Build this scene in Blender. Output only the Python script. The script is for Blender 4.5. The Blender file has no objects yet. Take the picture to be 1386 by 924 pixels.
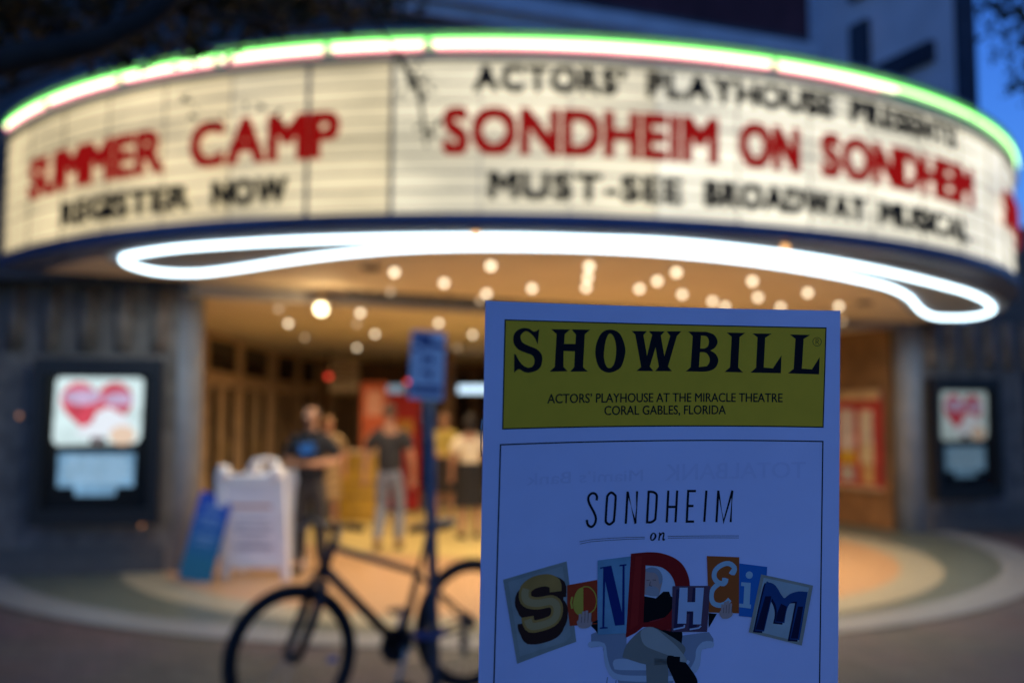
import bpy, bmesh, math, random
from math import radians as rad, sin, cos, pi, atan2, sqrt
from mathutils import Vector, Matrix
random.seed(7)
SC = bpy.context.scene
COL = SC.collection

# ------------------------------------------------------------------ camera
F_PX = 1347.0
PITCH = math.atan(103 / F_PX)
cam_d = bpy.data.cameras.new('camera'); cam = bpy.data.objects.new('camera', cam_d); COL.objects.link(cam)
cam.location = (0, 0, 1.6); cam.rotation_euler = (pi / 2 + PITCH, 0, 0)
cam_d.sensor_width = 36.0; cam_d.lens = 35.0; cam_d.clip_start = 0.02; cam_d.clip_end = 1500
cam_d.dof.use_dof = True; cam_d.dof.focus_distance = 0.386; cam_d.dof.aperture_fstop = 6.8
SC.camera = cam
# ------------------------------------------------------------------ dusk sky
w = bpy.data.worlds.new('World'); SC.world = w; w.use_nodes = True
nt = w.node_tree; nt.nodes.clear()
out = nt.nodes.new('ShaderNodeOutputWorld'); bg = nt.nodes.new('ShaderNodeBackground')
sky = nt.nodes.new('ShaderNodeTexSky'); sky.sky_type = 'NISHITA'; sky.sun_disc = False
sky.sun_elevation = rad(3); sky.sun_rotation = rad(200); sky.altitude = 0
sky.air_density = 1.0; sky.dust_density = 0.1; sky.ozone_density = 3.0
tint = nt.nodes.new('ShaderNodeMix'); tint.data_type = 'RGBA'; tint.blend_type = 'MULTIPLY'
tint.inputs[0].default_value = 1.0
tint.inputs[7].default_value = (.71, 1.17, 2.52, 1)
nt.links.new(sky.outputs[0], tint.inputs[6]); nt.links.new(tint.outputs[2], bg.inputs[0])
bg.inputs[1].default_value = .15
nt.links.new(bg.outputs[0], out.inputs[0])
dusk_fill_d = bpy.data.lights.new('dusk_fill', 'SUN'); dusk_fill = bpy.data.objects.new('dusk_fill', dusk_fill_d); COL.objects.link(dusk_fill)
dusk_fill_d.energy = 0.03; dusk_fill_d.angle = rad(20); dusk_fill_d.color = (0.6, 0.75, 1.0)  # weak bluish soft light, added although the sun has set
dusk_fill.rotation_euler = (rad(62), 0, rad(-20))
vs = SC.view_settings; vs.view_transform = 'Standard'; vs.look = 'None'; vs.exposure = 0.0; vs.gamma = 1.0; vs.use_curve_mapping = False
SC.cycles.use_denoising = True; SC.cycles.max_bounces = 8; SC.cycles.sample_clamp_indirect = 6.0
SC.cycles.use_light_tree = True

# ------------------------------------------------------------------ materials
MATS = {}
def mat(name, col, rough=0.7, metal=0.0, var=0.25, scale=6.0, emit=None, es=0.0, spec=0.4, bump=0.0, detail=4):
    if name in MATS: return MATS[name]
    m = bpy.data.materials.new(name); m.use_nodes = True; n = m.node_tree; b = n.nodes['Principled BSDF']
    b.inputs['Roughness'].default_value = rough; b.inputs['Metallic'].default_value = metal
    b.inputs['Specular IOR Level'].default_value = spec
    b.inputs['Base Color'].default_value = (*col, 1)
    if var > 0:
        tc = n.nodes.new('ShaderNodeTexCoord'); nz = n.nodes.new('ShaderNodeTexNoise')
        nz.inputs['Scale'].default_value = scale; nz.inputs['Detail'].default_value = detail
        cr = n.nodes.new('ShaderNodeValToRGB')
        cr.color_ramp.elements[0].position = 0.3; cr.color_ramp.elements[1].position = 0.7
        cr.color_ramp.elements[0].color = (*[c * (1 - var) for c in col], 1)
        cr.color_ramp.elements[1].color = (*[min(1, c * (1 + var)) for c in col], 1)
        n.links.new(tc.outputs['Object'], nz.inputs['Vector']); n.links.new(nz.outputs[0], cr.inputs[0])
        n.links.new(cr.outputs[0], b.inputs['Base Color'])
        if bump > 0:
            bp = n.nodes.new('ShaderNodeBump'); bp.inputs['Strength'].default_value = bump; bp.inputs['Distance'].default_value = 0.02
            n.links.new(nz.outputs[0], bp.inputs['Height']); n.links.new(bp.outputs[0], b.inputs['Normal'])
    if emit:
        b.inputs['Emission Color'].default_value = (*emit, 1); b.inputs['Emission Strength'].default_value = es
    MATS[name] = m; return m

def glow(name, col, s, var=0.0, scale=2.0):
    if name in MATS: return MATS[name]
    m = bpy.data.materials.new(name); m.use_nodes = True; n = m.node_tree; n.nodes.clear()
    o = n.nodes.new('ShaderNodeOutputMaterial'); e = n.nodes.new('ShaderNodeEmission')
    e.inputs[0].default_value = (*col, 1); e.inputs[1].default_value = s
    if var:
        tc = n.nodes.new('ShaderNodeTexCoord'); nz = n.nodes.new('ShaderNodeTexNoise'); nz.inputs['Scale'].default_value = scale
        mr = n.nodes.new('ShaderNodeMapRange'); mr.inputs[1].default_value = .3; mr.inputs[2].default_value = .7
        mr.inputs[3].default_value = s * (1 - var); mr.inputs[4].default_value = s * (1 + var)
        n.links.new(tc.outputs['Object'], nz.inputs[0]); n.links.new(nz.outputs[0], mr.inputs[0]); n.links.new(mr.outputs[0], e.inputs[1])
    n.links.new(e.outputs[0], o.inputs[0]); MATS[name] = m; return m

# ------------------------------------------------------------------ mesh helpers
class MB:
    def __init__(s): s.v = []; s.f = []
    def add(s, vs, fs):
        o = len(s.v); s.v += [tuple(v) for v in vs]; s.f += [tuple(i + o for i in f) for f in fs]; return s
    def box(s, c, d, M=None, bev=0.0):
        x, y, z = d[0] / 2, d[1] / 2, d[2] / 2
        if bev > 0:
            return s.rbox(c, d, M, bev)
        vs = [Vector((a * x, b * y, e * z)) for a in (-1, 1) for b in (-1, 1) for e in (-1, 1)]
        if M is not None: vs = [M @ v for v in vs]
        vs = [v + Vector(c) for v in vs]
        return s.add(vs, [(0, 1, 3, 2), (4, 6, 7, 5), (0, 4, 5, 1), (2, 3, 7, 6), (0, 2, 6, 4), (1, 5, 7, 3)])
    def rbox(s, c, d, M, bev):
        bm = bmesh.new(); bmesh.ops.create_cube(bm, size=1)
        for v in bm.verts: v.co = Vector((v.co.x * d[0], v.co.y * d[1], v.co.z * d[2]))
        bmesh.ops.bevel(bm, geom=bm.edges[:], offset=bev, segments=2, affect='EDGES', profile=.5)
        bm.verts.index_update()
        vs = [v.co.copy() for v in bm.verts]; fs = [[v.index for v in f.verts] for f in bm.faces]; bm.free()
        if M is not None: vs = [M @ v for v in vs]
        return s.add([v + Vector(c) for v in vs], fs)
    def tube(s, pts, r, n=8, closed=False, cap=True):
        pts = [Vector(p) for p in pts]; N = len(pts)
        rs = r if isinstance(r, (list, tuple)) else [r] * N
        rings = []; prev = None
        for i in range(N):
            if closed: t = pts[(i + 1) % N] - pts[i - 1]
            else: t = pts[min(i + 1, N - 1)] - pts[max(i - 1, 0)]
            t.normalize()
            if prev is None:
                a = Vector((0, 0, 1)) if abs(t.z) < .9 else Vector((1, 0, 0))
                u = t.cross(a).normalized()
            else:
                u = (prev - t * prev.dot(t)).normalized()
            prev = u; v = t.cross(u)
            rings.append([pts[i] + (u * cos(2 * pi * k / n) + v * sin(2 * pi * k / n)) * rs[i] for k in range(n)])
        vs = [p for R in rings for p in R]; fs = []
        for i in range(N if closed else N - 1):
            j = (i + 1) % N
            for k in range(n): fs.append((i * n + k, i * n + (k + 1) % n, j * n + (k + 1) % n, j * n + k))
        if cap and not closed:
            fs.append(tuple(range(n - 1, -1, -1))); fs.append(tuple((N - 1) * n + k for k in range(n)))
        return s.add(vs, fs)
    def lathe(s, prof, c=(0, 0, 0), n=20, M=None):
        vs = []; fs = []
        for (r, z) in prof:
            for k in range(n): vs.append(Vector((r * cos(2 * pi * k / n), r * sin(2 * pi * k / n), z)))
        for i in range(len(prof) - 1):
            for k in range(n): fs.append((i * n + k, i * n + (k + 1) % n, (i + 1) * n + (k + 1) % n, (i + 1) * n + k))
        fs.append(tuple(range(n - 1, -1, -1))); fs.append(tuple((len(prof) - 1) * n + k for k in range(n)))
        if M is not None: vs = [M @ v for v in vs]
        return s.add([v + Vector(c) for v in vs], fs)
    def prism(s, poly, z0, z1):
        n = len(poly); vs = [(x, y, z0) for x, y in poly] + [(x, y, z1) for x, y in poly]
        fs = [tuple(range(n - 1, -1, -1)), tuple(range(n, 2 * n))] + [(i, (i + 1) % n, n + (i + 1) % n, n + i) for i in range(n)]
        return s.add(vs, fs)
    def sphere(s, c, r, n=12, sc=(1, 1, 1)):
        prof = [(max(1e-4, r * sin(pi * i / n)), -r * cos(pi * i / n)) for i in range(n + 1)]
        M = Matrix.Diagonal((*sc,)); return s.lathe(prof, c, n + 4, M)
    def build(s, name, m, parent=None, smooth=False, **k):
        me = bpy.data.meshes.new(name); me.from_pydata([tuple(v) for v in s.v], [], s.f)
        bm = bmesh.new(); bm.from_mesh(me); bmesh.ops.recalc_face_normals(bm, faces=bm.faces[:]); bm.to_mesh(me); bm.free()
        return link(name, me, m, parent, smooth, **k)
def link(name, me, m, parent=None, smooth=False, loc=None, rot=None):
    me.materials.clear(); me.materials.append(m)
    if smooth:
        for p in me.polygons: p.use_smooth = True
    o = bpy.data.objects.new(name, me); COL.objects.link(o)
    if parent is not None: o.parent = parent
    if loc is not None: o.location = loc
    if rot is not None: o.rotation_euler = rot
    return o
def tag(o, label, cat, group=None):
    o['label'] = label; o['category'] = cat
    if group: o['group'] = group
    return o
def thing(name, label, cat, loc=(0, 0, 0), rot=(0, 0, 0), group=None):
    o = bpy.data.objects.new(name, None); COL.objects.link(o); o.location = loc; o.rotation_euler = rot
    o.empty_display_size = .2
    return tag(o, label, cat, group)
def struct(o): o['kind'] = 'structure'; return o
def copy_tree(o, parent=None):
    c = o.copy(); COL.objects.link(c)
    if parent is not None: c.parent = parent
    for ch in o.children: copy_tree(ch, c)
    return c
_tc = {}
def text_geo(body, bold=0.0):
    """filled outline of a text, normalised: x from 0, cap height 1"""
    k = (body, bold)
    if k in _tc: return _tc[k]
    cu = bpy.data.curves.new('t', 'FONT'); cu.body = body; cu.size = 1; cu.offset = bold; cu.resolution_u = 4
    ob = bpy.data.objects.new('t', cu); COL.objects.link(ob)
    me = bpy.data.meshes.new_from_object(ob.evaluated_get(bpy.context.evaluated_depsgraph_get()))
    bpy.data.objects.remove(ob); bpy.data.curves.remove(cu)
    v = [(p.co.x, p.co.y) for p in me.vertices]; f = [tuple(p.vertices) for p in me.polygons]
    bpy.data.meshes.remove(me)
    x0 = min(a for a, b in v); cap = 0.7
    v = [((a - x0) / cap, b / cap) for a, b in v]; wd = max(a for a, b in v)
    _tc[k] = (v, f, wd); return _tc[k]
def fill2d(loops):
    """triangulate closed loops (outer + holes) -> verts2d, faces"""
    cu = bpy.data.curves.new('s', 'CURVE'); cu.dimensions = '2D'; cu.fill_mode = 'BOTH'
    for L in loops:
        sp = cu.splines.new('POLY'); sp.points.add(len(L) - 1); sp.use_cyclic_u = True
        for p, (x, y) in zip(sp.points, L): p.co = (x, y, 0, 1)
    ob = bpy.data.objects.new('s', cu); COL.objects.link(ob)
    me = bpy.data.meshes.new_from_object(ob.evaluated_get(bpy.context.evaluated_depsgraph_get()))
    bpy.data.objects.remove(ob); bpy.data.curves.remove(cu)
    v = [(p.co.x, p.co.y) for p in me.vertices]; f = [tuple(p.vertices) for p in me.polygons]
    bpy.data.meshes.remove(me); return v, f
def slab(v2, f2, t):
    """2-D face set to a thin plate in x,z with thickness t towards -y"""
    n = len(v2); vs = [(x, -t, z) for x, z in v2] + [(x, 0, z) for x, z in v2]
    fs = list(f2) + [tuple(i + n for i in reversed(f)) for f in f2]
    cnt = {}
    for f in f2:
        for a, b in zip(f, f[1:] + f[:1]): cnt[(a, b)] = cnt.get((a, b), 0) + 1
    for (a, b) in cnt:
        if (b, a) not in cnt: fs.append((b, a, a + n, b + n))
    return vs, fs
LAMP_W = 75
NEON_W = 13

# ================================================================== setting
CX, CY, R = -0.1, 13.35, 6.15          # axis and radius of the round marquee
def on_arc(phi, r=R, z=0.0, c=(CX, CY)):
    a = rad(phi); return Vector((c[0] + r * sin(a), c[1] - r * cos(a), z))
def disc(name, c, r0, r1, z, m, a0=-180, a1=180, n=96):
    b = MB(); k = n
    A = [rad(a0 + (a1 - a0) * i / k) for i in range(k + 1)]
    if r0 <= 0:
        b.add([(c[0], c[1], z)] + [(c[0] + r1 * sin(a), c[1] - r1 * cos(a), z) for a in A], [(0, i + 1, i + 2) for i in range(k)])
    else:
        b.add([(c[0] + r * sin(a), c[1] - r * cos(a), z) for r in (r0, r1) for a in A], [(i, i + 1, k + 2 + i, k + 1 + i) for i in range(k)])
    return struct(b.build(name, m))

def paver_material():
    m = bpy.data.materials.new('pavers'); m.use_nodes = True; n = m.node_tree; b = n.nodes['Principled BSDF']
    tc = n.nodes.new('ShaderNodeTexCoord'); br = n.nodes.new('ShaderNodeTexBrick'); mp = n.nodes.new('ShaderNodeMapping')
    mp.inputs['Rotation'].default_value = (0, 0, rad(24)); br.inputs['Scale'].default_value = 3.4
    br.inputs['Color1'].default_value = (.135, .108, .096, 1); br.inputs['Color2'].default_value = (.075, .062, .058, 1)
    br.inputs['Mortar'].default_value = (.04, .037, .037, 1); br.inputs['Mortar Size'].default_value = .015
    nz = n.nodes.new('ShaderNodeTexNoise'); nz.inputs['Scale'].default_value = .8; nz.inputs['Detail'].default_value = 6
    mx = n.nodes.new('ShaderNodeMix'); mx.data_type = 'RGBA'; mx.blend_type = 'MULTIPLY'; mx.inputs[0].default_value = .7
    n.links.new(tc.outputs['Object'], mp.inputs[0]); n.links.new(mp.outputs[0], br.inputs['Vector']); n.links.new(tc.outputs['Object'], nz.inputs[0])
    n.links.new(br.outputs[0], mx.inputs[6]); n.links.new(nz.outputs[1], mx.inputs[7]); n.links.new(mx.outputs[2], b.inputs['Base Color'])
    bp = n.nodes.new('ShaderNodeBump'); bp.inputs['Strength'].default_value = .4; bp.inputs['Distance'].default_value = .01
    n.links.new(br.outputs['Fac'], bp.inputs['Height']); bp.invert = True; n.links.new(bp.outputs[0], b.inputs['Normal'])
    b.inputs['Roughness'].default_value = .75
    return m
g = MB(); g.add([(-400, -400, 0), (400, -400, 0), (400, 400, 0), (-400, 400, 0)], [(0, 1, 2, 3)])
struct(g.build('sidewalk', paver_material()))
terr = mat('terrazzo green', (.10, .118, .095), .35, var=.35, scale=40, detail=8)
b = MB(); b.add([(-4.9, 12, .003), (5.6, 12, .003), (5.6, 26, .003), (-4.9, 26, .003)], [(0, 1, 2, 3)])
struct(b.build('foyer_floor', mat('terrazzo tan', (.36, .28, .15), .3, var=.25, scale=45, detail=8)))
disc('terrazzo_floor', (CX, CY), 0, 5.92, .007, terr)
disc('terrazzo_border', (CX, CY), 5.92, 6.34, .011, mat('pale terrazzo', (.20, .215, .22), .4, var=.2, scale=40, detail=8))
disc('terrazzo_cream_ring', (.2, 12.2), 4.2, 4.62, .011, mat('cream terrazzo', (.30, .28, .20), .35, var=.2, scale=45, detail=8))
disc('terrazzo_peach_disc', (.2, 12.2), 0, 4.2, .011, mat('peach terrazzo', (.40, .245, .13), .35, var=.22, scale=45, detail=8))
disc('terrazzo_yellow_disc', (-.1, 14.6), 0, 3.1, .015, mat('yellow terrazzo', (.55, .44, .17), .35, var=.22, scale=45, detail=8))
b = MB(); b.add([(-9, 4.55, .004), (12, 6.3, .004), (12, 6.6, .004), (-9, 4.85, .004)], [(0, 1, 2, 3)])
struct(b.build('pavement_band', mat('granite band', (.16, .17, .2), .5, var=.2, scale=30)))

# ------------------------------------------------------------------ theatre building
FA = rad(21); FU = Vector((cos(FA), sin(FA), 0)); FV = Vector((-sin(FA), cos(FA), 0))
PL = Vector((-3.3, 10.5, 0)); PR = Vector((5.55, 13.9, 0))
theatre = thing('theatre', 'dark theatre building with brown foyer, fluted entrance walls and tall pylon sign', 'theatre building', (PL.x, PL.y, 0))
def tb(mb, name, m, smooth=False, parent=None):
    o = mb.build(name, m, None, smooth); o.parent = parent or theatre
    if parent is None: o.matrix_parent_inverse = Matrix.Translation(theatre.location).inverted()
    return o
wallm = mat('dark stone wall', (.17, .14, .115), .6, var=.35, scale=5, bump=.2)
brown = mat('brown foyer wall', (.21, .118, .055), .6, var=.25, scale=3)
trimm = mat('beige door wood', (.52, .36, .20), .5, var=.25, scale=4)
def wall_run(b, pts, th, z0, z1):
    """wall along plan points, thickness th to the left of travel"""
    P = [Vector((p[0], p[1], 0)) for p in pts]
    offs = []
    for i in range(len(P)):
        d = (P[min(i + 1, len(P) - 1)] - P[max(i - 1, 0)]).normalized(); offs.append(P[i] + Vector((-d.y, d.x, 0)) * th)
    poly = P + offs[::-1]; n = len(P)
    for i in range(n - 1):
        q = [P[i], P[i + 1], offs[i + 1], offs[i]]
        b.prism([(v.x, v.y) for v in q], z0, z1)
LD = Vector((-cos(rad(8)), -sin(rad(8)), 0)); LN = Vector((LD.y, -LD.x, 0))   # along the entrance wall, outwards
RD = Vector((cos(rad(22)), sin(rad(22)), 0)); RN = Vector((RD.y, -RD.x, 0))
if LN.y > 0: LN = -LN
if RN.y > 0: RN = -RN
# entrance walls with rounded corner piers
def entrance_wall(P, D, N, back, L, name):
    b = MB()
    q = [P + D * .22, P + D * L, P + D * L - N * .5, P + D * .22 - N * .5]
    b.prism([(v.x, v.y) for v in q], 0, 2.985)
    o = tb(b, name, wallm); b = MB()
    c = P + D * .22 - N * .22
    b.prism([(c.x + .22 * cos(2 * pi * k / 24), c.y + .22 * sin(2 * pi * k / 24)) for k in range(24)], 0, 2.985)
    tb(b, 'corner_pier', mat('neon-lit pier tone', (.22, .235, .26), .45, var=.15, scale=3), True)  # paler than the wall: the neon's light is put into this colour
    for k in range(10):                                     # half-round flutes above the poster case
        c = P + D * (.42 + .36 * k) + N * .005
        f = MB(); f.tube([(c.x, c.y, 2.30), (c.x, c.y, 2.98)], .085, 14)
        tb(f, 'flute', wallm, True)
    # plinth
    f = MB(); q = [P + D * .30 + N * .03, P + D * L + N * .03, P + D * L, P + D * .30]
    f.prism([(v.x, v.y) for v in q], 0, .28); tb(f, 'plinth', mat('dark granite', (.10, .09, .08), .5, var=.2, scale=20))
entrance_wall(PL, LD, LN, None, 8.0, 'entrance_wall'); entrance_wall(PR, RD, RN, None, 2.15, 'entrance_wall')

b = MB(); q = [PL - LN * .3, PL + LD * 8, PL - FU * 9, PL + FV * .4 - FU * 9, PL + FV * .8]
b.prism([(v.x, v.y) for v in q], 2.987, 3.3); tb(b, 'ledge_slab', wallm)
# foyer side walls, back wall and ceiling
LW = [(-3.38, 10.85), (-4.35, 12.5), (-4.6, 14.5), (-4.6, 18.8), (-4.25, 21.4), (-3.6, 22.9), (-2.6, 23.8)]
BW = [(-2.6, 23.8), (5.2, 23.8)]
RW = [(5.2, 23.8), (4.3, 19.0), (4.7, 16.2), (5.42, 14.3)]
for pts, nm in ((LW, 'foyer_side_wall'), (BW, 'foyer_back_wall'), (RW, 'foyer_side_wall')):
    b = MB(); wall_run(b, pts, .25, 0, 3.3); tb(b, nm, brown)
b = MB(); wall_run(b, RW, -.03, 0.02, .72); tb(b, 'wainscot', mat('orange wood wainscot', (.26, .12, .045), .45, var=.3, scale=6))
# ceiling of the foyer: its front edge is a curved step seen as a pale band
STEP = [(-3.3, 10.35), (-2.35, 10.85), (-1.4, 11.45), (-.4, 12.0), (1.0, 12.75), (2.6, 13.55), (4.4, 14.15), (5.65, 14.1)]
ceilm = mat('cream ceiling plaster', (.74, .65, .49), .8, var=.08, scale=1.5)
b = MB(); b.prism(STEP + [(5.6, 24.2), (-5.2, 24.2), (-5.2, 12.0)], 2.89, 3.2); tb(b, 'foyer_ceiling', ceilm)
b = MB(); wall_run(b, STEP, -.02, 2.86, 2.97); tb(b, 'ceiling_step', mat('pale step trim', (.30, .30, .31), .5, var=.05))

# doors along the left foyer wall: pairs of tall doors under dark transoms
def wpt(y):
    for (x0, y0), (x1, y1) in zip(LW, LW[1:]):
        if y0 <= y <= y1: t = (y - y0) / (y1 - y0); return Vector((x0 + (x1 - x0) * t, y, 0)), Vector((x1 - x0, y1 - y0, 0)).normalized()
darkglass = mat('dark door glass', (.018, .013, .01), .12, var=.1)
for ya, yb in ((13.0, 14.3), (14.7, 16.4), (16.65, 18.5), (18.95, 20.1), (20.25, 21.3), (22.0, 22.8)):
    pa, d = wpt(ya); pb, _ = wpt(yb); d = (pb - pa).normalized(); n = Vector((d.y, -d.x, 0)); L = (pb - pa).length
    M = Matrix((d, n, (0, 0, 1))).transposed()
    mid = (pa + pb) / 2
    f = MB(); f.box(mid + n * .03 + Vector((0, 0, 2.56)), (L, .05, .50), M); tr = tb(f, 'transom_window', darkglass)
    f = MB()
    for zz in (2.27, 2.84): f.box(mid + n * .05 + Vector((0, 0, zz)), (L + .12, .10, .08), M)
    for e in (-1, 1): f.box(mid + d * e * (L / 2 + .05) + n * .06 + Vector((0, 0, 1.44)), (.10, .12, 2.88), M)
    tb(f, 'door_frame', trimm)
    nd = 2
    for k in range(nd):
        c = pa + d * (L * (k + .5) / nd) + n * .045
        f = MB(); f.box(c + Vector((0, 0, 1.12)), (L / nd - .03, .06, 2.2), M); dr = tb(f, 'door', trimm)
        f = MB(); f.box(c + n * .035 + Vector((0, 0, 1.25)), ((L / nd) * .45, .012, 1.65), M); tb(f, 'glass', darkglass, parent=dr)
        f = MB(); h = c + n * .09 + d * (.3 * (1 if k == 0 else -1) * L / nd)
        f.tube([h + Vector((0, 0, .95)), h + Vector((0, 0, 1.25))], .015, 6); tb(f, 'handle', mat('brass', (.5, .35, .12), .3, 1.0, var=0), parent=dr)
# back wall: dark panels painting the shade in openings between brown columns
for x0, x1, z1 in ((-2.3, -1.0, 2.6), (-.75, .75, 2.7), (1.0, 2.6, 2.6), (3.0, 4.6, 2.6)):
    f = MB(); f.box(((x0 + x1) / 2, 23.74, z1 / 2 + .01), (x1 - x0, .06, z1)); tb(f, 'doorway_shade_panel', mat('dark opening shade', (.03, .016, .012), .8, var=.3))
for x, y in ((-1.28, 19.6), (-.35, 20.5), (3.2, 19.6)):
    f = MB(); f.lathe([(.17, 0), (.17, .1), (.14, .14), (.14, 2.75), (.19, 2.8), (.19, 2.89)], (x, y, 0), 20); tb(f, 'foyer_column', brown, True)

# upper storeys: dark stucco, white cornice, maroon wall set back
teal = mat('dark teal stucco', (.075, .10, .115), .8, var=.2, scale=2)
b = MB(); a0, a1 = PL - FU * 9, PL + FU * 7.95
def band(z0, z1, off, th, name, m, a0=a0, a1=a1):
    q = [a0 - FV * off, a1 - FV * off, a1 - FV * off + FV * th, a0 - FV * off + FV * th]
    b = MB(); b.prism([(v.x, v.y) for v in q], z0, z1); return tb(b, name, m)
band(2.99, 6.30, -.10, .5, 'upper_wall', teal)
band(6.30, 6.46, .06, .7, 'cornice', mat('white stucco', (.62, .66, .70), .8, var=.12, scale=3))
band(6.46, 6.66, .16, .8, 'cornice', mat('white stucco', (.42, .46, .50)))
band(6.66, 6.80, -.02, .6, 'parapet_base', teal)
band(6.80, 10.0, -.05, .5, 'parapet_wall', mat('maroon wall', (.085, .03, .04), .85, var=.25, scale=2))
# pylon with the tall letters, standing out from the wall
PA = Vector((4.62, 15.2, 0)); PN = -FV; PD = 2.95; PT = .30
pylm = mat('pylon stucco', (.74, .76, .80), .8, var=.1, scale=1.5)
q = [PA, PA + PN * PD, PA + PN * PD + FU * PT, PA + FU * PT]
b = MB(); b.prism([(v.x, v.y) for v in q], 4.4, 13.5); pyl = tb(b, 'pylon', pylm)
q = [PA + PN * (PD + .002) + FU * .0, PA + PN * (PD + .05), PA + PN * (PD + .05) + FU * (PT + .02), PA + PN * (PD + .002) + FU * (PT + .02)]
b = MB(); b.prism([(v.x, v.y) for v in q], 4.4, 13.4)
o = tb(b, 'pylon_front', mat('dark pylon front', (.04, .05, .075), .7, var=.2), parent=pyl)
# block letters on the pylon face, read from the street: C, L, E
Mp = Matrix((PN, -FU, (0, 0, 1))).transposed()
lm = mat('dark letter metal', (.025, .03, .05), .5, var=.1)
def pylon_letter(strokes, z, H=1.02, Wd=1.55, s0=1.08):
    f = MB()
    for (x0, z0, x1, z1) in strokes:
        c = PA + PN * (s0 + (x0 + x1) / 2 * Wd) - FU * .05 + Vector((0, 0, z + (z0 + z1) / 2 * H))
        f.box(c, ((x1 - x0) * Wd, .10, (z1 - z0) * H), Mp)
    o = tb(f, 'pylon_letter', lm, parent=pyl)
LS = [(0, 0, .22, 1), (.22, 0, 1, .26)]
ES = [(0, 0, .22, 1), (.22, 0, 1, .2), (.22, .42, .85, .6), (.22, .8, 1, 1)]
CS = [(0, .15, .22, .85), (0, 0, 1, .2), (0, .8, 1, 1)]
pylon_letter(CS, 7.67); pylon_letter(LS, 6.27); pylon_letter(ES, 4.87)

# ------------------------------------------------------------------ marquee
MZ = 3.0
marq = thing('marquee', 'big round lit marquee with red and black letters, green and white neon rims', 'marquee', (CX, CY, MZ), (0, rad(.6), 0))
A0, A1 = -51.6, 96
def ml(phi, r, z): a = rad(phi); return Vector((r * sin(a), -r * cos(a), z - MZ))
def arcband(b, prof, a0, a1, n):
    """sweep a closed r,z profile round the arc"""
    k = len(prof); vs = []; fs = []
    for i in range(n + 1):
        for (r, z) in prof: vs.append(ml(a0 + (a1 - a0) * i / n, r, z))
    for i in range(n):
        for j in range(k): fs.append((i * k + j, i * k + (j + 1) % k, (i + 1) * k + (j + 1) % k, (i + 1) * k + j))
    fs.append(tuple(range(k))); fs.append(tuple(n * k + j for j in range(k - 1, -1, -1)))
    b.add(vs, fs)
b = MB(); arcband(b, [(R - .35, 2.985), (R + .04, 2.985), (R + .05, 3.02), (R + .05, 3.085), (R - .35, 3.085)], A0, A1, 80)
b.build('fascia', mat('blue steel fascia', (.10, .13, .24), .35, .3, var=.1), marq)
b = MB(); arcband(b, [(R - .35, 4.235), (R + .05, 4.235), (R + .05, 4.27), (R + .015, 4.27), (R + .015, 4.44), (R + .05, 4.44), (R + .05, 4.47), (R - .35, 4.47)], A0, A1, 80)
b.build('neon_trough', mat('cream trough', (.5, .5, .42), .5, var=.1), marq)
b = MB(); arcband(b, [(R - .35, 3.085), (R - .05, 3.085), (R - .05, 4.235), (R - .35, 4.235)], A0, A1, 80)
b.build('sign_box', mat('sign box steel', (.08, .08, .08), .6, var=.1), marq)
# roof and soffit sheets
def fan(name, r, z, th, m, r_in=0):
    b = MB(); P = [ml(A0 + (A1 - A0) * i / 70, r, z) for i in range(71)]
    b.prism([(p.x, p.y) for p in P], z - MZ, z - MZ + th); return b.build(name, m, marq)
fan('roof', R - .36, 4.40, .06, mat('roof felt', (.06, .06, .065), .9, var=.2))
fan('soffit', R - .355, 2.985, .08, mat('soffit plaster', (.70, .61, .46), .75, var=.06, scale=1))
# lit panels between the seams
warm = [(1.0, .81, .46), (1.0, .84, .52), (1.0, .90, .64), (1.0, .94, .74)]
PW = 6.15
def panel_mat(i, col, s):
    m = bpy.data.materials.new('lit panel'); m.use_nodes = True; n = m.node_tree; n.nodes.clear()
    o = n.nodes.new('ShaderNodeOutputMaterial'); ad = n.nodes.new('ShaderNodeAddShader')
    e = n.nodes.new('ShaderNodeEmission'); d = n.nodes.new('ShaderNodeBsdfPrincipled')
    d.inputs['Base Color'].default_value = (.16, .13, .09, 1); d.inputs['Roughness'].default_value = .35
    tc = n.nodes.new('ShaderNodeTexCoord'); mp = n.nodes.new('ShaderNodeMapping'); mp.inputs['Scale'].default_value = (.55, .55, 2.2)
    nz = n.nodes.new('ShaderNodeTexNoise'); nz.inputs['Scale'].default_value = 1.6; nz.inputs['Detail'].default_value = 2
    mr = n.nodes.new('ShaderNodeMapRange'); mr.inputs[1].default_value = .3; mr.inputs[2].default_value = .7
    mr.inputs[3].default_value = s * .70; mr.inputs[4].default_value = s * 1.22
    e.inputs[0].default_value = (*col, 1)
    n.links.new(tc.outputs['Object'], mp.inputs[0]); n.links.new(mp.outputs[0], nz.inputs[0]); n.links.new(nz.outputs[0], mr.inputs[0])
    n.links.new(mr.outputs[0], e.inputs[1]); n.links.new(e.outputs[0], ad.inputs[0]); n.links.new(d.outputs[0], ad.inputs[1]); n.links.new(ad.outputs[0], o.inputs[0])
    return m
pm = {}
i = -7
while True:
    a = -13.6 + PW * i
    if a > A1: break
    a0 = max(a, A0) + .035; a1 = min(a + PW, A1) - .035
    if a1 > a0:
        mid = (a0 + a1) / 2
        kind = 0 if mid < -20 else 1 if mid < -7 else 2 if mid < 10 else 3
        if kind not in pm: pm[kind] = panel_mat(kind, warm[kind], (.86, .84, .92, 1.04)[kind])
        b = MB(); arcband(b, [(R - .048, 3.09), (R, 3.09), (R, 4.23), (R - .048, 4.23)], a0, a1, 4)
        b.build('sign_panel', pm[kind], marq)
    i += 1
railm = mat('letter rail', (.50, .45, .36), .4, .5, var=0)
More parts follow.
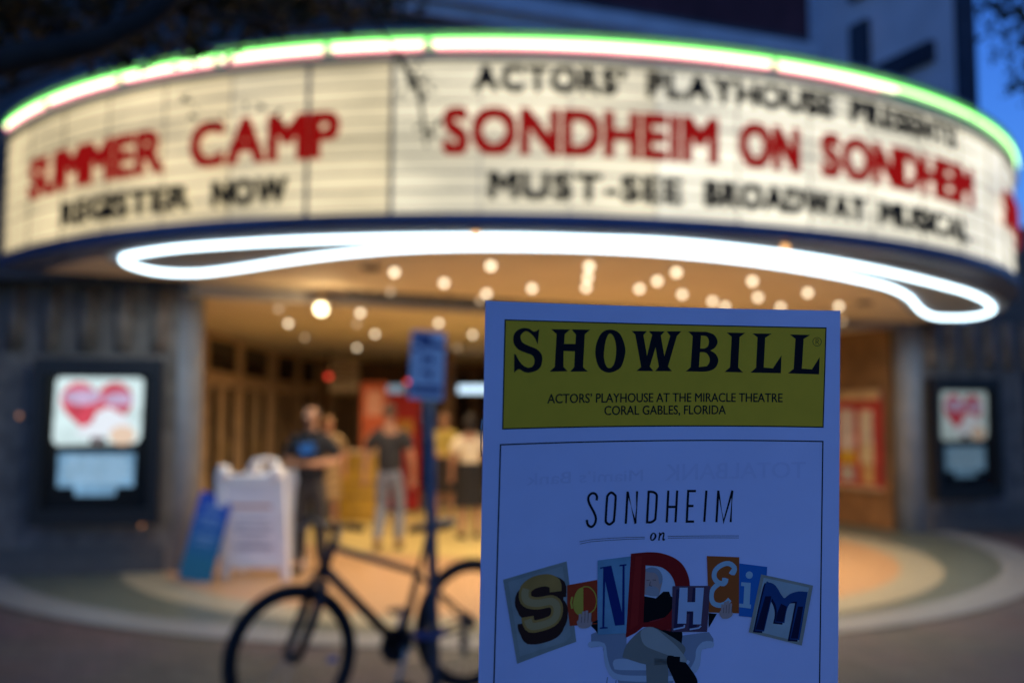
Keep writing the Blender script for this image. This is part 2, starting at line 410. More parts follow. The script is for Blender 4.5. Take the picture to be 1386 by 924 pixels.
for k in range(9):
    z = 3.12 + .134 * k
    b = MB(); arcband(b, [(R + .002, z), (R + .016, z), (R + .016, z + .009), (R + .002, z + .009)], A0, A1, 90); b.build('letter_rail', railm, marq)
for i in range(-6, 18):
    a = -13.6 + PW * i
    if A0 < a < A1:
        hw = .14 if i in (0, 1) else .035
        b = MB(); arcband(b, [(R + .001, 3.09), (R + .012, 3.09), (R + .012, 4.23), (R + .001, 4.23)], a - hw, a + hw, 1); b.build('panel_seam', railm, marq)
# changeable letters
red = mat('red acrylic letter', (.22, .006, .005), .7, var=0, spec=.1, emit=(.36, .006, .004), es=.7)  # emission stands in for panel light coming through the acrylic
blk = mat('black acrylic letter', (.010, .010, .011), .6, var=0, spec=.2)
def marquee_word(txt, a0, a1, z0, h, m, bold):
    geo = []; gap = .2
    for ch in txt: geo.append(text_geo(ch))
    tot = sum(gg[2] for gg in geo) + gap * (len(geo) - 1)
    arc = rad(a1 - a0) * (R + .03); sx = arc / tot; x = 0
    for ch, (v, f, wd) in zip(txt, geo):
        a = a0 + (a1 - a0) * (x + wd / 2) / tot
        b = MB()
        for q_, (dx, dz) in enumerate(((0, 0), (-bold, -bold), (bold, -bold), (-bold, bold), (bold, bold), (0, bold), (0, -bold), (bold, 0), (-bold, 0))):
            vs, fs = slab([((p - wd / 2) * sx + dx * h, q * h + dz * h) for p, q in v], f, .012 + .0012 * q_); b.add(vs, fs)
        o = b.build('letter', m, marq); o.location = ml(a, R + .03, z0); o.rotation_euler = (0, 0, rad(a))
        x += wd + gap
for t, a0, a1 in (("ACTORS’", -1.7, 8.6), ('PLAYHOUSE', 10.3, 25.2), ('PRESENTS', 27.1, 40.2)): marquee_word(t, a0, a1, 4.0, .185, blk, .058)
for t, a0, a1 in (('SONDHEIM', -3.7, 15.3), ('ON', 17.3, 22.0), ('SONDHEIM', 24.3, 43.2)): marquee_word(t, a0, a1, 3.54, .32, red, .055)
for t, a0, a1 in (('MUST-SEE', -.6, 12.7), ('BROADWAY', 14.5, 28.3), ('MUSICAL', 30.0, 42.2)): marquee_word(t, a0, a1, 3.2, .19, blk, .058)
for t, a0, a1 in (('SUMMER', -43.5, -25.8), ('CAMP', -22.9, -11.3), ('SUMMER', 52, 69)): marquee_word(t, a0, a1, 3.53, .33, red, .055)
for t, a0, a1 in (('REGISTER', -37.5, -23.1), ('NOW', -20.9, -15.0)): marquee_word(t, a0, a1, 3.2, .19, blk, .058)
# neon on the rim: broken into lengths
def neon(name, phis, r, z, rad_, m):
    b = MB(); n = max(2, int(abs(phis[1] - phis[0]) / 1.2))
    b.tube([ml(phis[0] + (phis[1] - phis[0]) * i / n, r, z) for i in range(n + 1)], rad_, 8); return b.build(name, m, marq, True)
ng = glow('green neon', (.20, 1.0, .16), 4.0); ng2 = glow('pale green neon', (.55, 1.0, .40), 3.8); nw = glow('warm white neon', (1.0, .93, .66), 3.8); npk = glow('pink neon', (1.0, .20, .32), 3.4)
gaps = [-51.4, -41, -30.5, -21, -12.2, -5.0, 20, 44, 70, 95]
for a0, a1 in zip(gaps, gaps[1:]):
    neon('green_neon_tube', (a0 + .15, a1 - .15), R + .045, 4.383, .010, ng)
    neon('pale_green_neon_tube', (a0 + .35, a1 - .3), R + .045, 4.363, .010, ng2)
    if a1 <= 21: neon('white_neon_tube', (a0 + (.7 if a1 < -24 else .35), a1 - (.9 if a1 < -24 else .3)), R + .045, 4.343, .010, nw); neon('pink_neon_tube', (a0 + .6, a1 - .35), R + .045, 4.322, .009, npk)
    elif a0 < 25: neon('white_neon_tube', (a0 + .4, 32), R + .045, 4.343, .010, nw); neon('pink_neon_tube', (a0 + .4, 30), R + .045, 4.322, .009, npk)
# white neon crescent under the soffit
wn = glow('white neon', (.68, .89, 1.0), 5.5)
def tl(x, y, z=2.945): return Vector((x - CX, y - CY, z - MZ))
outer = [(-3.27, 8.42), (-2.77, 8.05), (-2.24, 7.81), (-1.67, 7.61), (-1.08, 7.48), (-0.52, 7.4), (0.04, 7.37), (0.6, 7.42), (1.17, 7.51), (1.79, 7.77), (2.5, 8.2), (3.28, 8.82), (4.04, 9.54), (4.83, 10.39), (5.46, 11.3)]
inner = [(5.8, 11.97), (5.9, 12.58), (5.7, 12.79), (5.36, 12.64), (4.86, 11.82), (4.36, 10.83), (3.83, 9.99), (3.28, 9.39), (2.7, 8.86), (2.06, 8.39), (1.5, 8.08), (0.99, 7.89), (0.51, 7.8), (0.04, 7.78), (-0.43, 7.81), (-0.91, 7.94), (-1.44, 8.23), (-1.96, 8.62), (-2.55, 9.13), (-3.03, 9.45), (-3.36, 9.38), (-3.46, 9.02), (-3.42, 8.67)]
def smooth(P, n=4, closed=True):
    o = []; N = len(P)
    for i in range(N):
        p0, p1, p2, p3 = [Vector(P[(i + k) % N]) for k in (-1, 0, 1, 2)]
        for k in range(n):
            t = k / n; o.append(.5 * ((2 * p1) + (-p0 + p2) * t + (2 * p0 - 5 * p1 + 4 * p2 - p3) * t * t + (-p0 + 3 * p1 - 3 * p2 + p3) * t ** 3))
    return o
loop = smooth(outer + inner, 4)
cen = [Vector((.6, 9.4)), ]
for k, inset in enumerate((0,)):
    P = []
    N = len(loop)
    for i in range(N):
        t = (loop[(i + 1) % N] - loop[i - 1]).normalized(); nn = Vector((-t.y, t.x)); P.append(loop[i] + nn * inset)
    b = MB(); b.tube([tl(p.x, p.y) for p in P], .019, 8, True); nt_ = b.build('white_neon_tube', wn, marq, True)
    for q_ in range(0, len(P), len(P) // 14):                  # spots added to carry the tube's light downwards
        l = bpy.data.lights.new('neon_fill_spot', 'SPOT'); l.spot_size = rad(176); l.spot_blend = .3; l.energy = NEON_W; l.color = (.70, .88, 1.0); l.shadow_soft_size = .03; l.specular_factor = 0.0
        lo = bpy.data.objects.new('neon_fill_spot', l); COL.objects.link(lo); lo.parent = nt_; lo.location = tl(P[q_].x, P[q_].y, 2.90)

bp_ = []
for i in range(len(loop)):
    t = (loop[(i + 2) % len(loop)] - loop[i - 2]).normalized(); bp_.append((loop[i].x + t.y * .15 - CX, loop[i].y - t.x * .15 - CY))
v2, f2 = fill2d([bp_])
b = MB(); nv = len(v2); b.add([(x, y, 2.962 - MZ) for x, y in v2], f2); o = b.build('added_neon_backing', mat('added grey backing', (.26, .30, .35), .7, var=.05), marq)  # added sheet; its grey holds down the neon's glow on the soffit

# ------------------------------------------------------------------ downlights
bulbm = glow('warm bulb', (1.0, .80, .54), 3.4); dimm = glow('dim bulb', (1.0, .70, .42), 1.0)
trimr = mat('bulb trim', (.5, .42, .3), .4, .3, var=0)
def soffit_z(x): return 2.985 - rad(.6) * (x - CX)
def downlight(x, y, z, label, dim=False, P=1.0):
    t = thing('downlight', label, 'downlight', (x, y, z), group='downlights in the foyer and marquee ceiling')
    b = MB(); b.lathe([(.045, -.004), (.075, -.006), (.08, 0)], n=16); b.build('trim_ring', trimr, t, True)
    b = MB(); b.sphere((0, 0, -.028), .034, 8); b.build('bulb', dimm if dim else bulbm, t, True)
    l = bpy.data.lights.new('downlight_lamp', 'SPOT'); l.energy = LAMP_W * P * (.35 if dim else 1); l.color = (1.0, .73, .43); l.spot_size = rad(150); l.spot_blend = .9; l.shadow_soft_size = .04
    lo = bpy.data.objects.new('downlight_lamp', l); COL.objects.link(lo); lo.parent = t; lo.location = (0, 0, -.075)
DL = [
 (-1.11, 9.32, 0, 'warm downlight just behind the neon, second-brightest dot above the green sign'),
 (-.69, 10.04, 0, 'warm downlight between the neon and the ceiling step, above the small pole sign'),
 (-.19, 8.86, 0, 'warm downlight closest to the white neon above the top edge of the booklet corner'),
 (-.28, 10.88, 0, 'upper one of two close downlights straight above the booklet corner'),
 (-.37, 11.5, 1, 'faint downlight half hidden by the corner of the booklet'),
 (.21, 10.38, 0, 'single warm downlight above the letter H of the booklet title'),
 (-2.71, 11.5, 1, 'dimmer upper one of two downlights beside the fluted wall on the left'),
 (-3.0, 13.3, 0, 'brighter lower one of two downlights beside the fluted wall on the left'),
 (-1.83, 11.95, 0, 'topmost of four downlights clustered above the man in the dark tee shirt'),
 (-2.09, 13.35, 1, 'dim second of four downlights clustered above the man in the dark tee shirt'),
 (-1.32, 10.75, 1, 'very dim downlight right under the ceiling step'),
 (-2.07, 14.99, 0, 'third of four downlights clustered above the man in the dark tee shirt'),
 (-2.8, 17.92, 0, 'lowest of four downlights clustered above the man in the dark tee shirt'),
 (-3.26, 15.63, 1, 'barely glowing downlight over the beige foyer doors'),
 (-.98, 13.25, 0, 'warm downlight directly above the blue pole sign'),
 (-.6, 15.11, 0, 'warm downlight between the pole sign and the booklet'),
 (-.99, 17.92, 1, 'dim deep foyer downlight between pole sign and booklet'),
 (.69, 8.82, 0, 'topmost of three downlights stacked above the O of the booklet title'),
 (.73, 9.51, 0, 'middle of three downlights stacked above the O of the booklet title'),
 (.77, 10.26, 0, 'lowest of three downlights stacked above the O of the booklet title'),
 (1.33, 10.32, 0, 'lowest of three downlights in a slanting row above the W of the title'),
 (1.43, 9.72, 0, 'middle of three downlights in a slanting row above the W of the title'),
 (1.52, 9.13, 0, 'topmost of three downlights in a slanting row above the W of the title'),
 (1.85, 10.75, 0, 'downlight beneath the slanting row of three above the booklet'),
 (2.3, 11.35, 0, 'downlight touching another near the booklet edge above the letter I'),
 (2.55, 11.85, 0, 'downlight half hidden behind the booklet top edge above the letter I'),
 (2.35, 9.66, 0, 'upper one of two downlights above the first L of the booklet title'),
 (2.72, 10.94, 0, 'lower one of two downlights above the first L of the booklet title'),
 (3.22, 11.87, 0, 'downlight resting on the booklet top edge above the last L'),
 (3.14, 10.5, 0, 'downlight above the registered mark of the booklet title'),
 (3.87, 11.72, 0, 'downlight just above the right top corner of the booklet'),
 (4.5, 13.5, 1, 'dim downlight beside the right top corner of the booklet'),
 (1.0, 15.5, 0, 'added foyer downlight hidden behind the booklet, deep inside'),  # unseen downlights from here on, added to light the foyer
 (3.0, 16.0, 0, 'added unseen foyer downlight behind the booklet near the poster board'),
 (.6, 19.5, 0, 'added unseen foyer downlight behind the booklet near the back wall'),
 (2.9, 20.0, 0, 'added unseen foyer downlight behind the booklet near the back column'),
]
def step_y(x):
    for (x0, y0), (x1, y1) in zip(STEP, STEP[1:]):
        if x0 <= x <= x1: return y0 + (y1 - y0) * (x - x0) / (x1 - x0)
    return 12
for x, y, dim, lab in DL:
    downlight(x, y, 2.888 if y > step_y(x) else soffit_z(x) - .002, lab, dim)
fl = thing('floodlight', 'small bright floodlight fixed to the ceiling step above the signboard', 'floodlight', (-2.06, 10.72, 2.86))
b = MB(); b.lathe([(.03, .1), (.035, .02), (.07, -.02), (.085, -.09), (.08, -.1)], n=14); b.build('housing', trimr, fl, True)
b = MB(); b.sphere((0, -.02, -.08), .07, 8); b.build('bulb', glow('flood bulb', (1.0, .82, .48), 9.0), fl, True)
l = bpy.data.lights.new('floodlight_lamp', 'POINT'); l.energy = 8; l.color = (1, .7, .36); l.shadow_soft_size = .07
lo = bpy.data.objects.new('floodlight_lamp', l); COL.objects.link(lo); lo.parent = fl; lo.location = (0, -.15, -.2)
for a, lab in ((-1.6, 'small amber rim bulb under the fascia beneath the word MUST'), (21.6, 'larger amber rim bulb under the fascia beneath the word BROADWAY')):
    p = on_arc(a, R - .08, 2.98); t = thing('rim_bulb', lab, 'bulb', (p.x, p.y, soffit_z(p.x)), group='amber bulbs under the marquee rim')
    b = MB(); b.lathe([(.03, 0), (.03, -.02)], n=12); b.build('socket', trimr, t); b = MB(); b.sphere((0, 0, -.045), .03, 8); b.build('bulb', glow('amber bulb', (1, .5, .16), 4 if a > 0 else 2.5), t, True)
for x, y, lab in ((4.1, 11.5, 'dark round ceiling speaker beside the booklet corner'), (-1.31, 9.18, 'dark round ceiling speaker close behind the white neon')):
    t = thing('ceiling_speaker', lab, 'speaker', (x, y, soffit_z(x) - .003)); b = MB(); b.lathe([(.10, 0), (.10, -.012), (.085, -.02)], n=18); b.build('rim', lm, t)
    b = MB(); b.lathe([(.08, -.014), (.06, -.03), (.001, -.034)], n=18); b.build('cone', blk, t)

# ------------------------------------------------------------------ lit poster cases beside the entrance
def frame_M(D, N): return Matrix((D, -N, (0, 0, 1))).transposed()   # local x along wall, -y outwards, z up
def flat(b, pts, y): b.add([(x, y, z) for x, z in pts], [tuple(range(len(pts)))])
def circ2(cx, cz, rx, rz, n=18): return [(cx + rx * cos(2 * pi * k / n), cz + rz * sin(2 * pi * k / n)) for k in range(n)]
def heart(cx, cz, s):
    return [(cx + s * .06 * 16 * sin(t) ** 3 , cz + s * .06 * (13 * cos(t) - 5 * cos(2 * t) - 2 * cos(3 * t) - cos(4 * t))) for t in [2 * pi * k / 36 for k in range(36)]]
def poster_case(P, D, N, z, s, label, suf):
    rz = atan2(D.y, D.x)
    t = thing('poster_display', label, 'poster display', (P.x, P.y, z), (0, 0, rz), 'lit posters beside the entrance')
    dk = mat('black poster case', (.012, .013, .016), .35, var=0)
    b = MB()
    for x in (-.57, .57): b.box((x, -.06, 0), (.11, .12, 1.68))
    for zz in (-.76, .76): b.box((0, -.06, zz), (1.03, .119, .16))
    b.build('case', dk, t)
    b = MB(); b.box((0, -.025, 0), (1.03, .03, 1.36)); b.build('screen', mat('screen glass', (.01, .012, .014), .15, var=0), t)
    b = MB(); flat(b, [(-.44, .02), (-.42, .62), (-.39, .65), (.40, .65), (.43, .62), (.42, .05), (.38, -.02), (-.40, -.04)], -.043)
    art = b.build('poster_picture', glow('poster mint' + suf, (.70, .88, .90), .98 * s, .18, 5), t)
    b = MB(); flat(b, heart(-.02, .34, .37), -.045); b.build('heart', glow('poster red' + suf, (.78, .09, .14), .75 * s, .3, 6), art)
    b = MB(); flat(b, circ2(-.16, .45, .19, .08), -.0465); flat(b, circ2(.19, .43, .15, .07), -.0465); b.build('lilac_lettering', glow('poster lilac' + suf, (.66, .50, .74), .85 * s, .2, 9), art)
    b = MB(); flat(b, [(-.24, .10), (-.06, .19), (-.02, .30), (.10, .35), (.26, .26), (.34, .16), (.16, .08), (.0, .04), (-.16, .05)], -.048); b.build('white_swirl', glow('poster white' + suf, (.86, .92, 1.0), .95 * s), art)
    b = MB(); flat(b, circ2(.24, .06, .13, .10), -.0495); b.build('peach_spot', glow('poster peach' + suf, (.95, .72, .55), .85 * s), art)
    b = MB(); flat(b, [(-.08, -.02), (.08, -.02), (.07, .045), (-.07, .04)], -.051); b.build('dark_bow', glow('poster dark' + suf, (.12, .02, .03), .5 * s), art)
    b = MB(); flat(b, [(-.38, -.12), (.37, -.12), (.36, -.46), (-.38, -.46)], -.043); flat(b, [(-.22, -.46), (.2, -.46), (.18, -.55), (-.2, -.55)], -.043)
    tx = b.build('text_block', glow('poster blue' + suf, (.20, .40, .62), .85 * s, .2, 8), t)
    b = MB(); random.seed(5)
    for k in range(7):
        zz = -.16 - .042 * k; wd = random.uniform(.22, .34); flat(b, [(-wd, zz), (wd, zz), (wd, zz - .012), (-wd, zz - .012)], -.045)
    b.build('text_lines', glow('poster text' + suf, (.55, .75, .9), .8 * s), tx)
    return t
p = PL + LD * .96 + LN * .11; poster_case(p, -LD, LN, 1.36, 1.0, 'bright lit poster with a red heart in a black case by the white folding sign', '')
p = PR + RD * .83 + RN * .11; poster_case(p, RD, RN, 1.32, .34, 'dimmer lit poster with red marks in a black case beyond the booklet', ' dim')
for (P, z, lab) in ((PL + LD * 1.75 + LN * .06, 1.62, 'tiny amber glowing dot on the dark wall beside the bright poster'), (PL + LD * .52 + LN * .06, .50, 'tiny amber glowing dot on the dark wall below the bright poster')):
    t = thing('amber_dot', lab, 'lamp', tuple(P)[:2] + (z,)); M = frame_M(-LD, LN).to_4x4() @ Matrix.Rotation(pi / 2, 4, 'X')
    b = MB(); b.lathe([(.03, 0), (.03, .02)], n=12, M=M); b.build('base', trimr, t); b = MB(); b.sphere((LN * .03), .016, 6); b.build('lens', glow('amber dot glow', (1, .4, .15), .9), t)  # glowing amber dot on a small round base

# ------------------------------------------------------------------ white folding sign and the blue board leaning on it
white_pl = mat('white plastic', (.88, .86, .83), .45, var=.06)
af = thing('folding_sign', 'white plastic folding pavement sign with printed notice standing on the terrazzo', 'folding sign', (-2.52, 10.25, .012), (0, 0, rad(-6)))
for sgn, nm in ((-1, 'front_panel'), (1, 'rear_panel')):
    M = Matrix.Rotation(rad(11) * -sgn, 3, 'X')
    b = MB(); o = Vector((0, sgn * .22, 0))
    for x in (-.31, .31): b.box(o + M @ Vector((x, 0, .53)), (.09, .05, 1.06), M, .012)
    for z in (.16, 1.0): b.box(o + M @ Vector((0, 0, z)), (.54, .045, .11), M, .01)
    b.box(o + M @ Vector((0, 0, .58)), (.54, .02, .76), M)
    for x in (-.27, .27): b.lathe([(.04, -.03), (.066, 0), (.066, .06), (.045, .085), (.01, .092)], o + M @ Vector((x, 0, 1.05)), 14, M)
    f = b.build(nm, white_pl, af)
    if sgn < 0:
        b = MB(); q = [o + M @ Vector((x, -.013, z)) for x, z in ((-.265, .22), (.265, .22), (.265, .93), (-.265, .93))]; b.add(q, [(0, 1, 2, 3)])
        ps = b.build('notice', mat('notice paper', (.88, .84, .84), .6, var=.04), f)
        b = MB()
        for z, wd, hh in ((.72, .2, .03),): q = [o + M @ Vector((x, -.015, zz)) for x, zz in ((-wd, z), (wd, z), (wd, z + hh), (-wd, z + hh))]; b.add(q, [(0, 1, 2, 3)])
        b.build('notice_heading', mat('orange print', (.6, .25, .12), .6, var=0), ps)
        b = MB()
        for z, wd in ((.60, .16), (.52, .2), (.47, .18), (.40, .12), (.33, .2), (.30, .17)):
            q = [o + M @ Vector((x, -.015, zz)) for x, zz in ((-wd, z), (wd, z), (wd, z + .016), (-wd, z + .016))]; b.add(q, [(0, 1, 2, 3)])
        b.build('notice_text', mat('grey print', (.3, .3, .36), .6, var=0), ps)
b = MB(); b.tube([(-.13, 0, 1.05), (-.12, 0, 1.14), (0, 0, 1.16), (.12, 0, 1.14), (.13, 0, 1.05)], .03, 8); b.build('handle', white_pl, af, True)
bb = thing('blue_board', 'blue and teal notice board tilted against the white folding sign', 'notice board', (-3.09, 9.82, .012), (rad(-9), rad(11), rad(-6)))
b = MB(); b.box((0, 0, .43), (.34, .03, .86), None, .006)
m = bpy.data.materials.new('blue to teal print'); m.use_nodes = True; n = m.node_tree; bs = n.nodes['Principled BSDF']; tc = n.nodes.new('ShaderNodeTexCoord'); sp = n.nodes.new('ShaderNodeSeparateXYZ'); cr = n.nodes.new('ShaderNodeValToRGB')
cr.color_ramp.elements[0].color = (.01, .14, .22, 1); cr.color_ramp.elements[0].position = .2; cr.color_ramp.elements[1].color = (.015, .07, .42, 1); cr.color_ramp.elements[1].position = .75
n.links.new(tc.outputs['Object'], sp.inputs[0]); n.links.new(sp.outputs[2], cr.inputs[0]); n.links.new(cr.outputs[0], bs.inputs['Base Color']); bs.inputs['Roughness'].default_value = .4
bo = b.build('board', m, bb)
b = MB()
for z, wd, hh in ((.70, .07, .04), (.60, .10, .03), (.54, .09, .02), (.42, .10, .03), (.36, .08, .02)):
    flat(b, [(-wd, z), (wd, z), (wd, z + hh), (-wd, z + hh)], -.0165)
b.build('board_print', mat('pale blue print', (.16, .30, .5), .5, var=0), bo)

# ------------------------------------------------------------------ parking pole with its sign
polem = mat('galvanised blue pole', (.10, .12, .15), .4, .3, var=.15, scale=9)
pole = thing('sign_pole', 'slim dark blue metal pole with a small pale sign on top behind the bicycle', 'sign pole', (-.425, 5.66, 0), (0, rad(-1.6), 0))
b = MB(); b.tube([(0, 0, -.02), (0, 0, 1.99)], .031, 14); b.build('post', polem, pole, True)
b = MB(); b.lathe([(.09, 0), (.09, .012), (.045, .03), (.036, .06)], n=18); b.build('base_plate', polem, pole)
b = MB(); M = Matrix.Rotation(rad(24), 3, 'Z') @ Matrix.Rotation(rad(4), 3, 'Y')
sc = Vector((0, -.05, 1.895)); b.box(sc, (.205, .004, .385), M, .0015)
sb = b.build('sign_plate', mat('pale sign enamel', (.80, .84, .86), .45, var=.08), pole)
def sgq(b, x0, z0, x1, z1, y=-.0035): b.add([sc + M @ Vector((x, y, z)) for x, z in ((x0, z0), (x1, z0), (x1, z1), (x0, z1))], [(0, 1, 2, 3)])
b = MB()
sgq(b, -.095, .135, .02, .175); sgq(b, -.05, .10, .095, .128); sgq(b, -.095, .078, -.04, .096)
b.build('sign_heading', mat('navy sign print', (.07, .08, .24), .5, var=0), sb); b = MB()
sgq(b, -.03, .035, .03, .055); sgq(b, -.03, .012, -.008, .035); sgq(b, .008, .012, .03, .035)
b.build('sign_figures', mat('navy sign print', (.07, .08, .24)), sb); b = MB()
sgq(b, -.03, -.05, .03, -.03); sgq(b, .004, -.075, .026, -.0502)
b.build('sign_figures', mat('navy sign print', (.07, .08, .24)), sb); b = MB()
sgq(b, -.09, -.135, .09, -.115); sgq(b, -.09, -.16, .09, -.142)
b.build('sign_print', mat('navy sign print', (.07, .08, .24), .5, var=0), sb)
b = MB()
for z in (.13, -.13): b.box((0, -.034, 1.895 + z), (.03, .03, .03))
b.build('bracket', polem, pole)

# ------------------------------------------------------------------ bicycle chained to the pole
bk = thing('bicycle', 'dark flat-bar bicycle leaning beside the sign pole, front wheel turned to the white sign', 'bicycle', (-.722, 5.63, 0), (0, rad(2), pi + rad(37.5)))
bk.scale = (1.085,) * 3
blkm = mat('bicycle black paint', (.012, .013, .016), .4, var=0); tyre = mat('tyre rubber', (.014, .014, .015), .8, var=.2, scale=30)
alu = mat('brushed alloy', (.35, .34, .32), .35, .9, var=0); tubesheen = mat('tube sheen grey', (.13, .115, .09), .4, var=0)
RH, FH = Vector((-.56, 0, .345)), Vector((.485, 0, .345)); BB = Vector((-.12, 0, .29)); STT = Vector((-.245, 0, .665)); HT = Vector((.25, 0, .875)); HB = Vector((.305, 0, .745))
def wheel(c):
    Q = lambda r, n: [(r * cos(2 * pi * k / n), 0, r * sin(2 * pi * k / n)) for k in range(n)]
    b = MB(); b.tube(Q(.320, 48), .027, 10, True); wt = None
    b2 = MB(); b2.tube(Q(.288, 48), .015, 8, True); rim = b2.build('wheel', mat('black rim', (.02, .02, .02), .35, .4, var=0), bk, True, loc=c)
    b.build('tyre', tyre, rim, True)
    b = MB(); Mx = Matrix.Rotation(pi / 2, 3, 'X'); b.lathe([(.008, -.055), (.028, -.03), (.018, -.02), (.018, .02), (.028, .03), (.008, .055)], n=14, M=Mx); b.build('hub', blkm, rim, True)
    b = MB()
    for k in range(28):
        a = 2 * pi * k / 28; a2 = a + (.5 if k % 4 < 2 else -.5); y = .028 if k % 2 else -.028
        b.tube([(.025 * cos(a2), y, .025 * sin(a2)), (.288 * cos(a), 0, .288 * sin(a))], .0012, 4, cap=False)
    b.build('spokes', alu, rim)
    return rim
fw = wheel(FH); rw = wheel(RH)
b = MB(); b.box((-.20, .03, -.04), (.05, .012, .03), None, .004); b.build('reflector', mat('blue white reflector', (.18, .20, .40), .25, var=0), fw)
fr = None
b = MB()
for p, q, r1 in ((HB, BB, .027), (STT, BB, .02)): b.tube([p, q], r1, 10)
for y in (-1, 1):
    b.tube([BB + Vector((0, y * .03, 0)), RH + Vector((.02, y * .062, 0))], .010, 8); b.tube([STT + Vector((0, y * .016, -.03)), RH + Vector((0, y * .062, .01))], .008, 8)
b.tube([HT + Vector((-.006, 0, .01)), HB + Vector((.008, 0, -.02))], .024, 12); b.tube([BB + Vector((0, -.037, 0)), BB + Vector((0, .037, 0))], .024, 12)
fr = b.build('frame', blkm, bk, True)
b = MB(); b.tube([HT + Vector((.01, 0, -.03)), STT + Vector((-.002, 0, -.015))], .019, 10); b.build('top_tube', tubesheen, fr, True)  # paler tone paints in light reflecting off the top tube
b = MB()
b.tube([HB + Vector((.008, 0, -.02)), HB + Vector((.028, 0, -.06))], .02, 10)
b.tube([HB + Vector((.03, -.06, -.065)), HB + Vector((.03, .06, -.065))], .018, 8)
for y in (-.062, .062): b.tube([HB + Vector((.03, y, -.06)), HB + Vector((.09, y, -.22)), FH + Vector((0, y, 0))], [.024, .026, .019], 10)
b.build('fork', blkm, bk, True)
b = MB(); b.tube([HT + Vector((-.006, 0, .01)), HT + Vector((-.02, 0, .045))], .017, 10); b.tube([HT + Vector((-.02, 0, .045)), HT + Vector((.04, 0, .075))], .016, 10); b.build('stem', blkm, bk, True)
hc = HT + Vector((.04, 0, .075))
b = MB(); b.tube([hc + Vector((-.03, -.30, .012)), hc + Vector((-.01, -.12, .008)), hc, hc + Vector((-.01, .12, .008)), hc + Vector((-.03, .30, .012))], .0125, 10); hb = b.build('handlebar', blkm, bk, True)
for y in (-1, 1):
    b = MB(); b.tube([hc + Vector((-.02, y * .19, .01)), hc + Vector((-.03, y * .31, .012))], .017, 10); b.build('grip', tyre, hb, True)
    b = MB(); b.tube([hc + Vector((-.005, y * .16, 0)), hc + Vector((.05, y * .2, -.02)), hc + Vector((.055, y * .27, -.03))], .006, 6); b.build('brake_lever', alu, hb, True)
    b = MB(); b.tube([hc + Vector((.01, y * .15, 0)), hc + Vector((.09, y * .09, -.04)), hc + Vector((.05, y * .03, -.25))], .003, 5); b.build('brake_cable', blkm, hb, True)
b = MB(); b.tube([STT + Vector((.003, 0, -.01)), STT + Vector((-.068, 0, .20))], .0135, 10); b.build('seat_post', blkm, bk, True)
# saddle: a tapered padded shape
b = MB(); sx0 = STT + Vector((-.075, 0, .215)); n = 12; prof = [(-.14, .01, .02, .02), (-.12, .075, .03, .012), (-.06, .072, .032, .004), (0, .045, .03, 0), (.07, .024, .026, 0), (.125, .018, .02, -.004), (.135, .006, .01, -.008)]
vs = []; fs = []
for (x, hw, hh, dz) in prof:
    for k in range(n): a = 2 * pi * k / n; vs.append(sx0 + Vector((x, hw * cos(a), dz + hh * (sin(a) if sin(a) > 0 else sin(a) * .7))))
for i in range(len(prof) - 1):
    for k in range(n): fs.append((i * n + k, i * n + (k + 1) % n, (i + 1) * n + (k + 1) % n, (i + 1) * n + k))
fs += [tuple(range(n)), tuple((len(prof) - 1) * n + k for k in range(n))]
b.add(vs, fs); b.build('saddle', blkm, bk, True)
Mx = Matrix.Rotation(pi / 2, 3, 'X')
b = MB()
for y, r in ((-.045, .092), (-.052, .075)): b.lathe([(r - .02, -.002), (r, -.002), (r, .002), (r - .02, .002)], BB + Vector((0, y, 0)), 32, Mx)
cs = b.build('chainset', blkm, bk)
for s_ in (-1, 1):
    ca = Vector((.06 * s_, 0, -.16 * s_)); e = BB + ca + Vector((0, s_ * .07 , 0))
    b = MB(); b.tube([BB + Vector((0, s_ * .06, 0)), e], [.015, .011], 8); b.build('crank', alu, cs)
    b = MB(); b.box(e + Vector((0, s_ * .05, 0)), (.085, .085, .022), None, .005); b.build('pedal', blkm, cs)
b = MB()
ch = [BB + Vector((.085 * cos(a), -.047, .085 * sin(a))) for a in [rad(90 - 18 * k) for k in range(11)]] + [RH + Vector((.05, -.047, -.17)), RH + Vector((0, -.047, -.16)), RH + Vector((-.02, -.047, -.10)), RH + Vector((.035, -.047, -.03)), RH + Vector((-.03, -.047, -.03)), RH + Vector((-.04, -.047, .02)), RH + Vector((0, -.047, .045))]
b.tube(ch, .0045, 5, True); b.build('chain', alu, bk)
b = MB()
for k in range(5): b.lathe([(.02, -.001), (.05 - .006 * k, -.001), (.05 - .006 * k, .001), (.02, .001)], RH + Vector((0, -.035 - .005 * k, 0)), 20, Mx)
b.build('cassette', alu, bk)
b = MB(); b.box(RH + Vector((.0, -.06, -.075)), (.03, .02, .13), Matrix.Rotation(rad(-12), 3, 'Y'), .006)
for dz in (-.10, -.16): b.lathe([(.025, -.004), (.025, .004)], RH + Vector((.01, -.047, dz)), 12, Mx)
b.build('derailleur', blkm, bk)
ul = thing('bicycle_lock', 'blue U shaped bicycle lock hooked round the sign pole', 'bike lock', (-.435, 5.66, .42))
b = MB(); b.tube([(-.14, .0, -.03), (-.02, -.055, -.03), (.045, -.055, -.01), (.06, 0, 0), (.045, .055, -.01), (-.02, .055, -.03), (-.14, .05, -.03)], .012, 8); b.build('shackle', mat('blue rubber coat', (.05, .08, .24), .4, var=0), ul, True)
b = MB(); b.tube([(-.14, -.05, -.03), (-.14, .09, -.03)], .018, 10); b.build('lock_bar', blkm, ul, True)

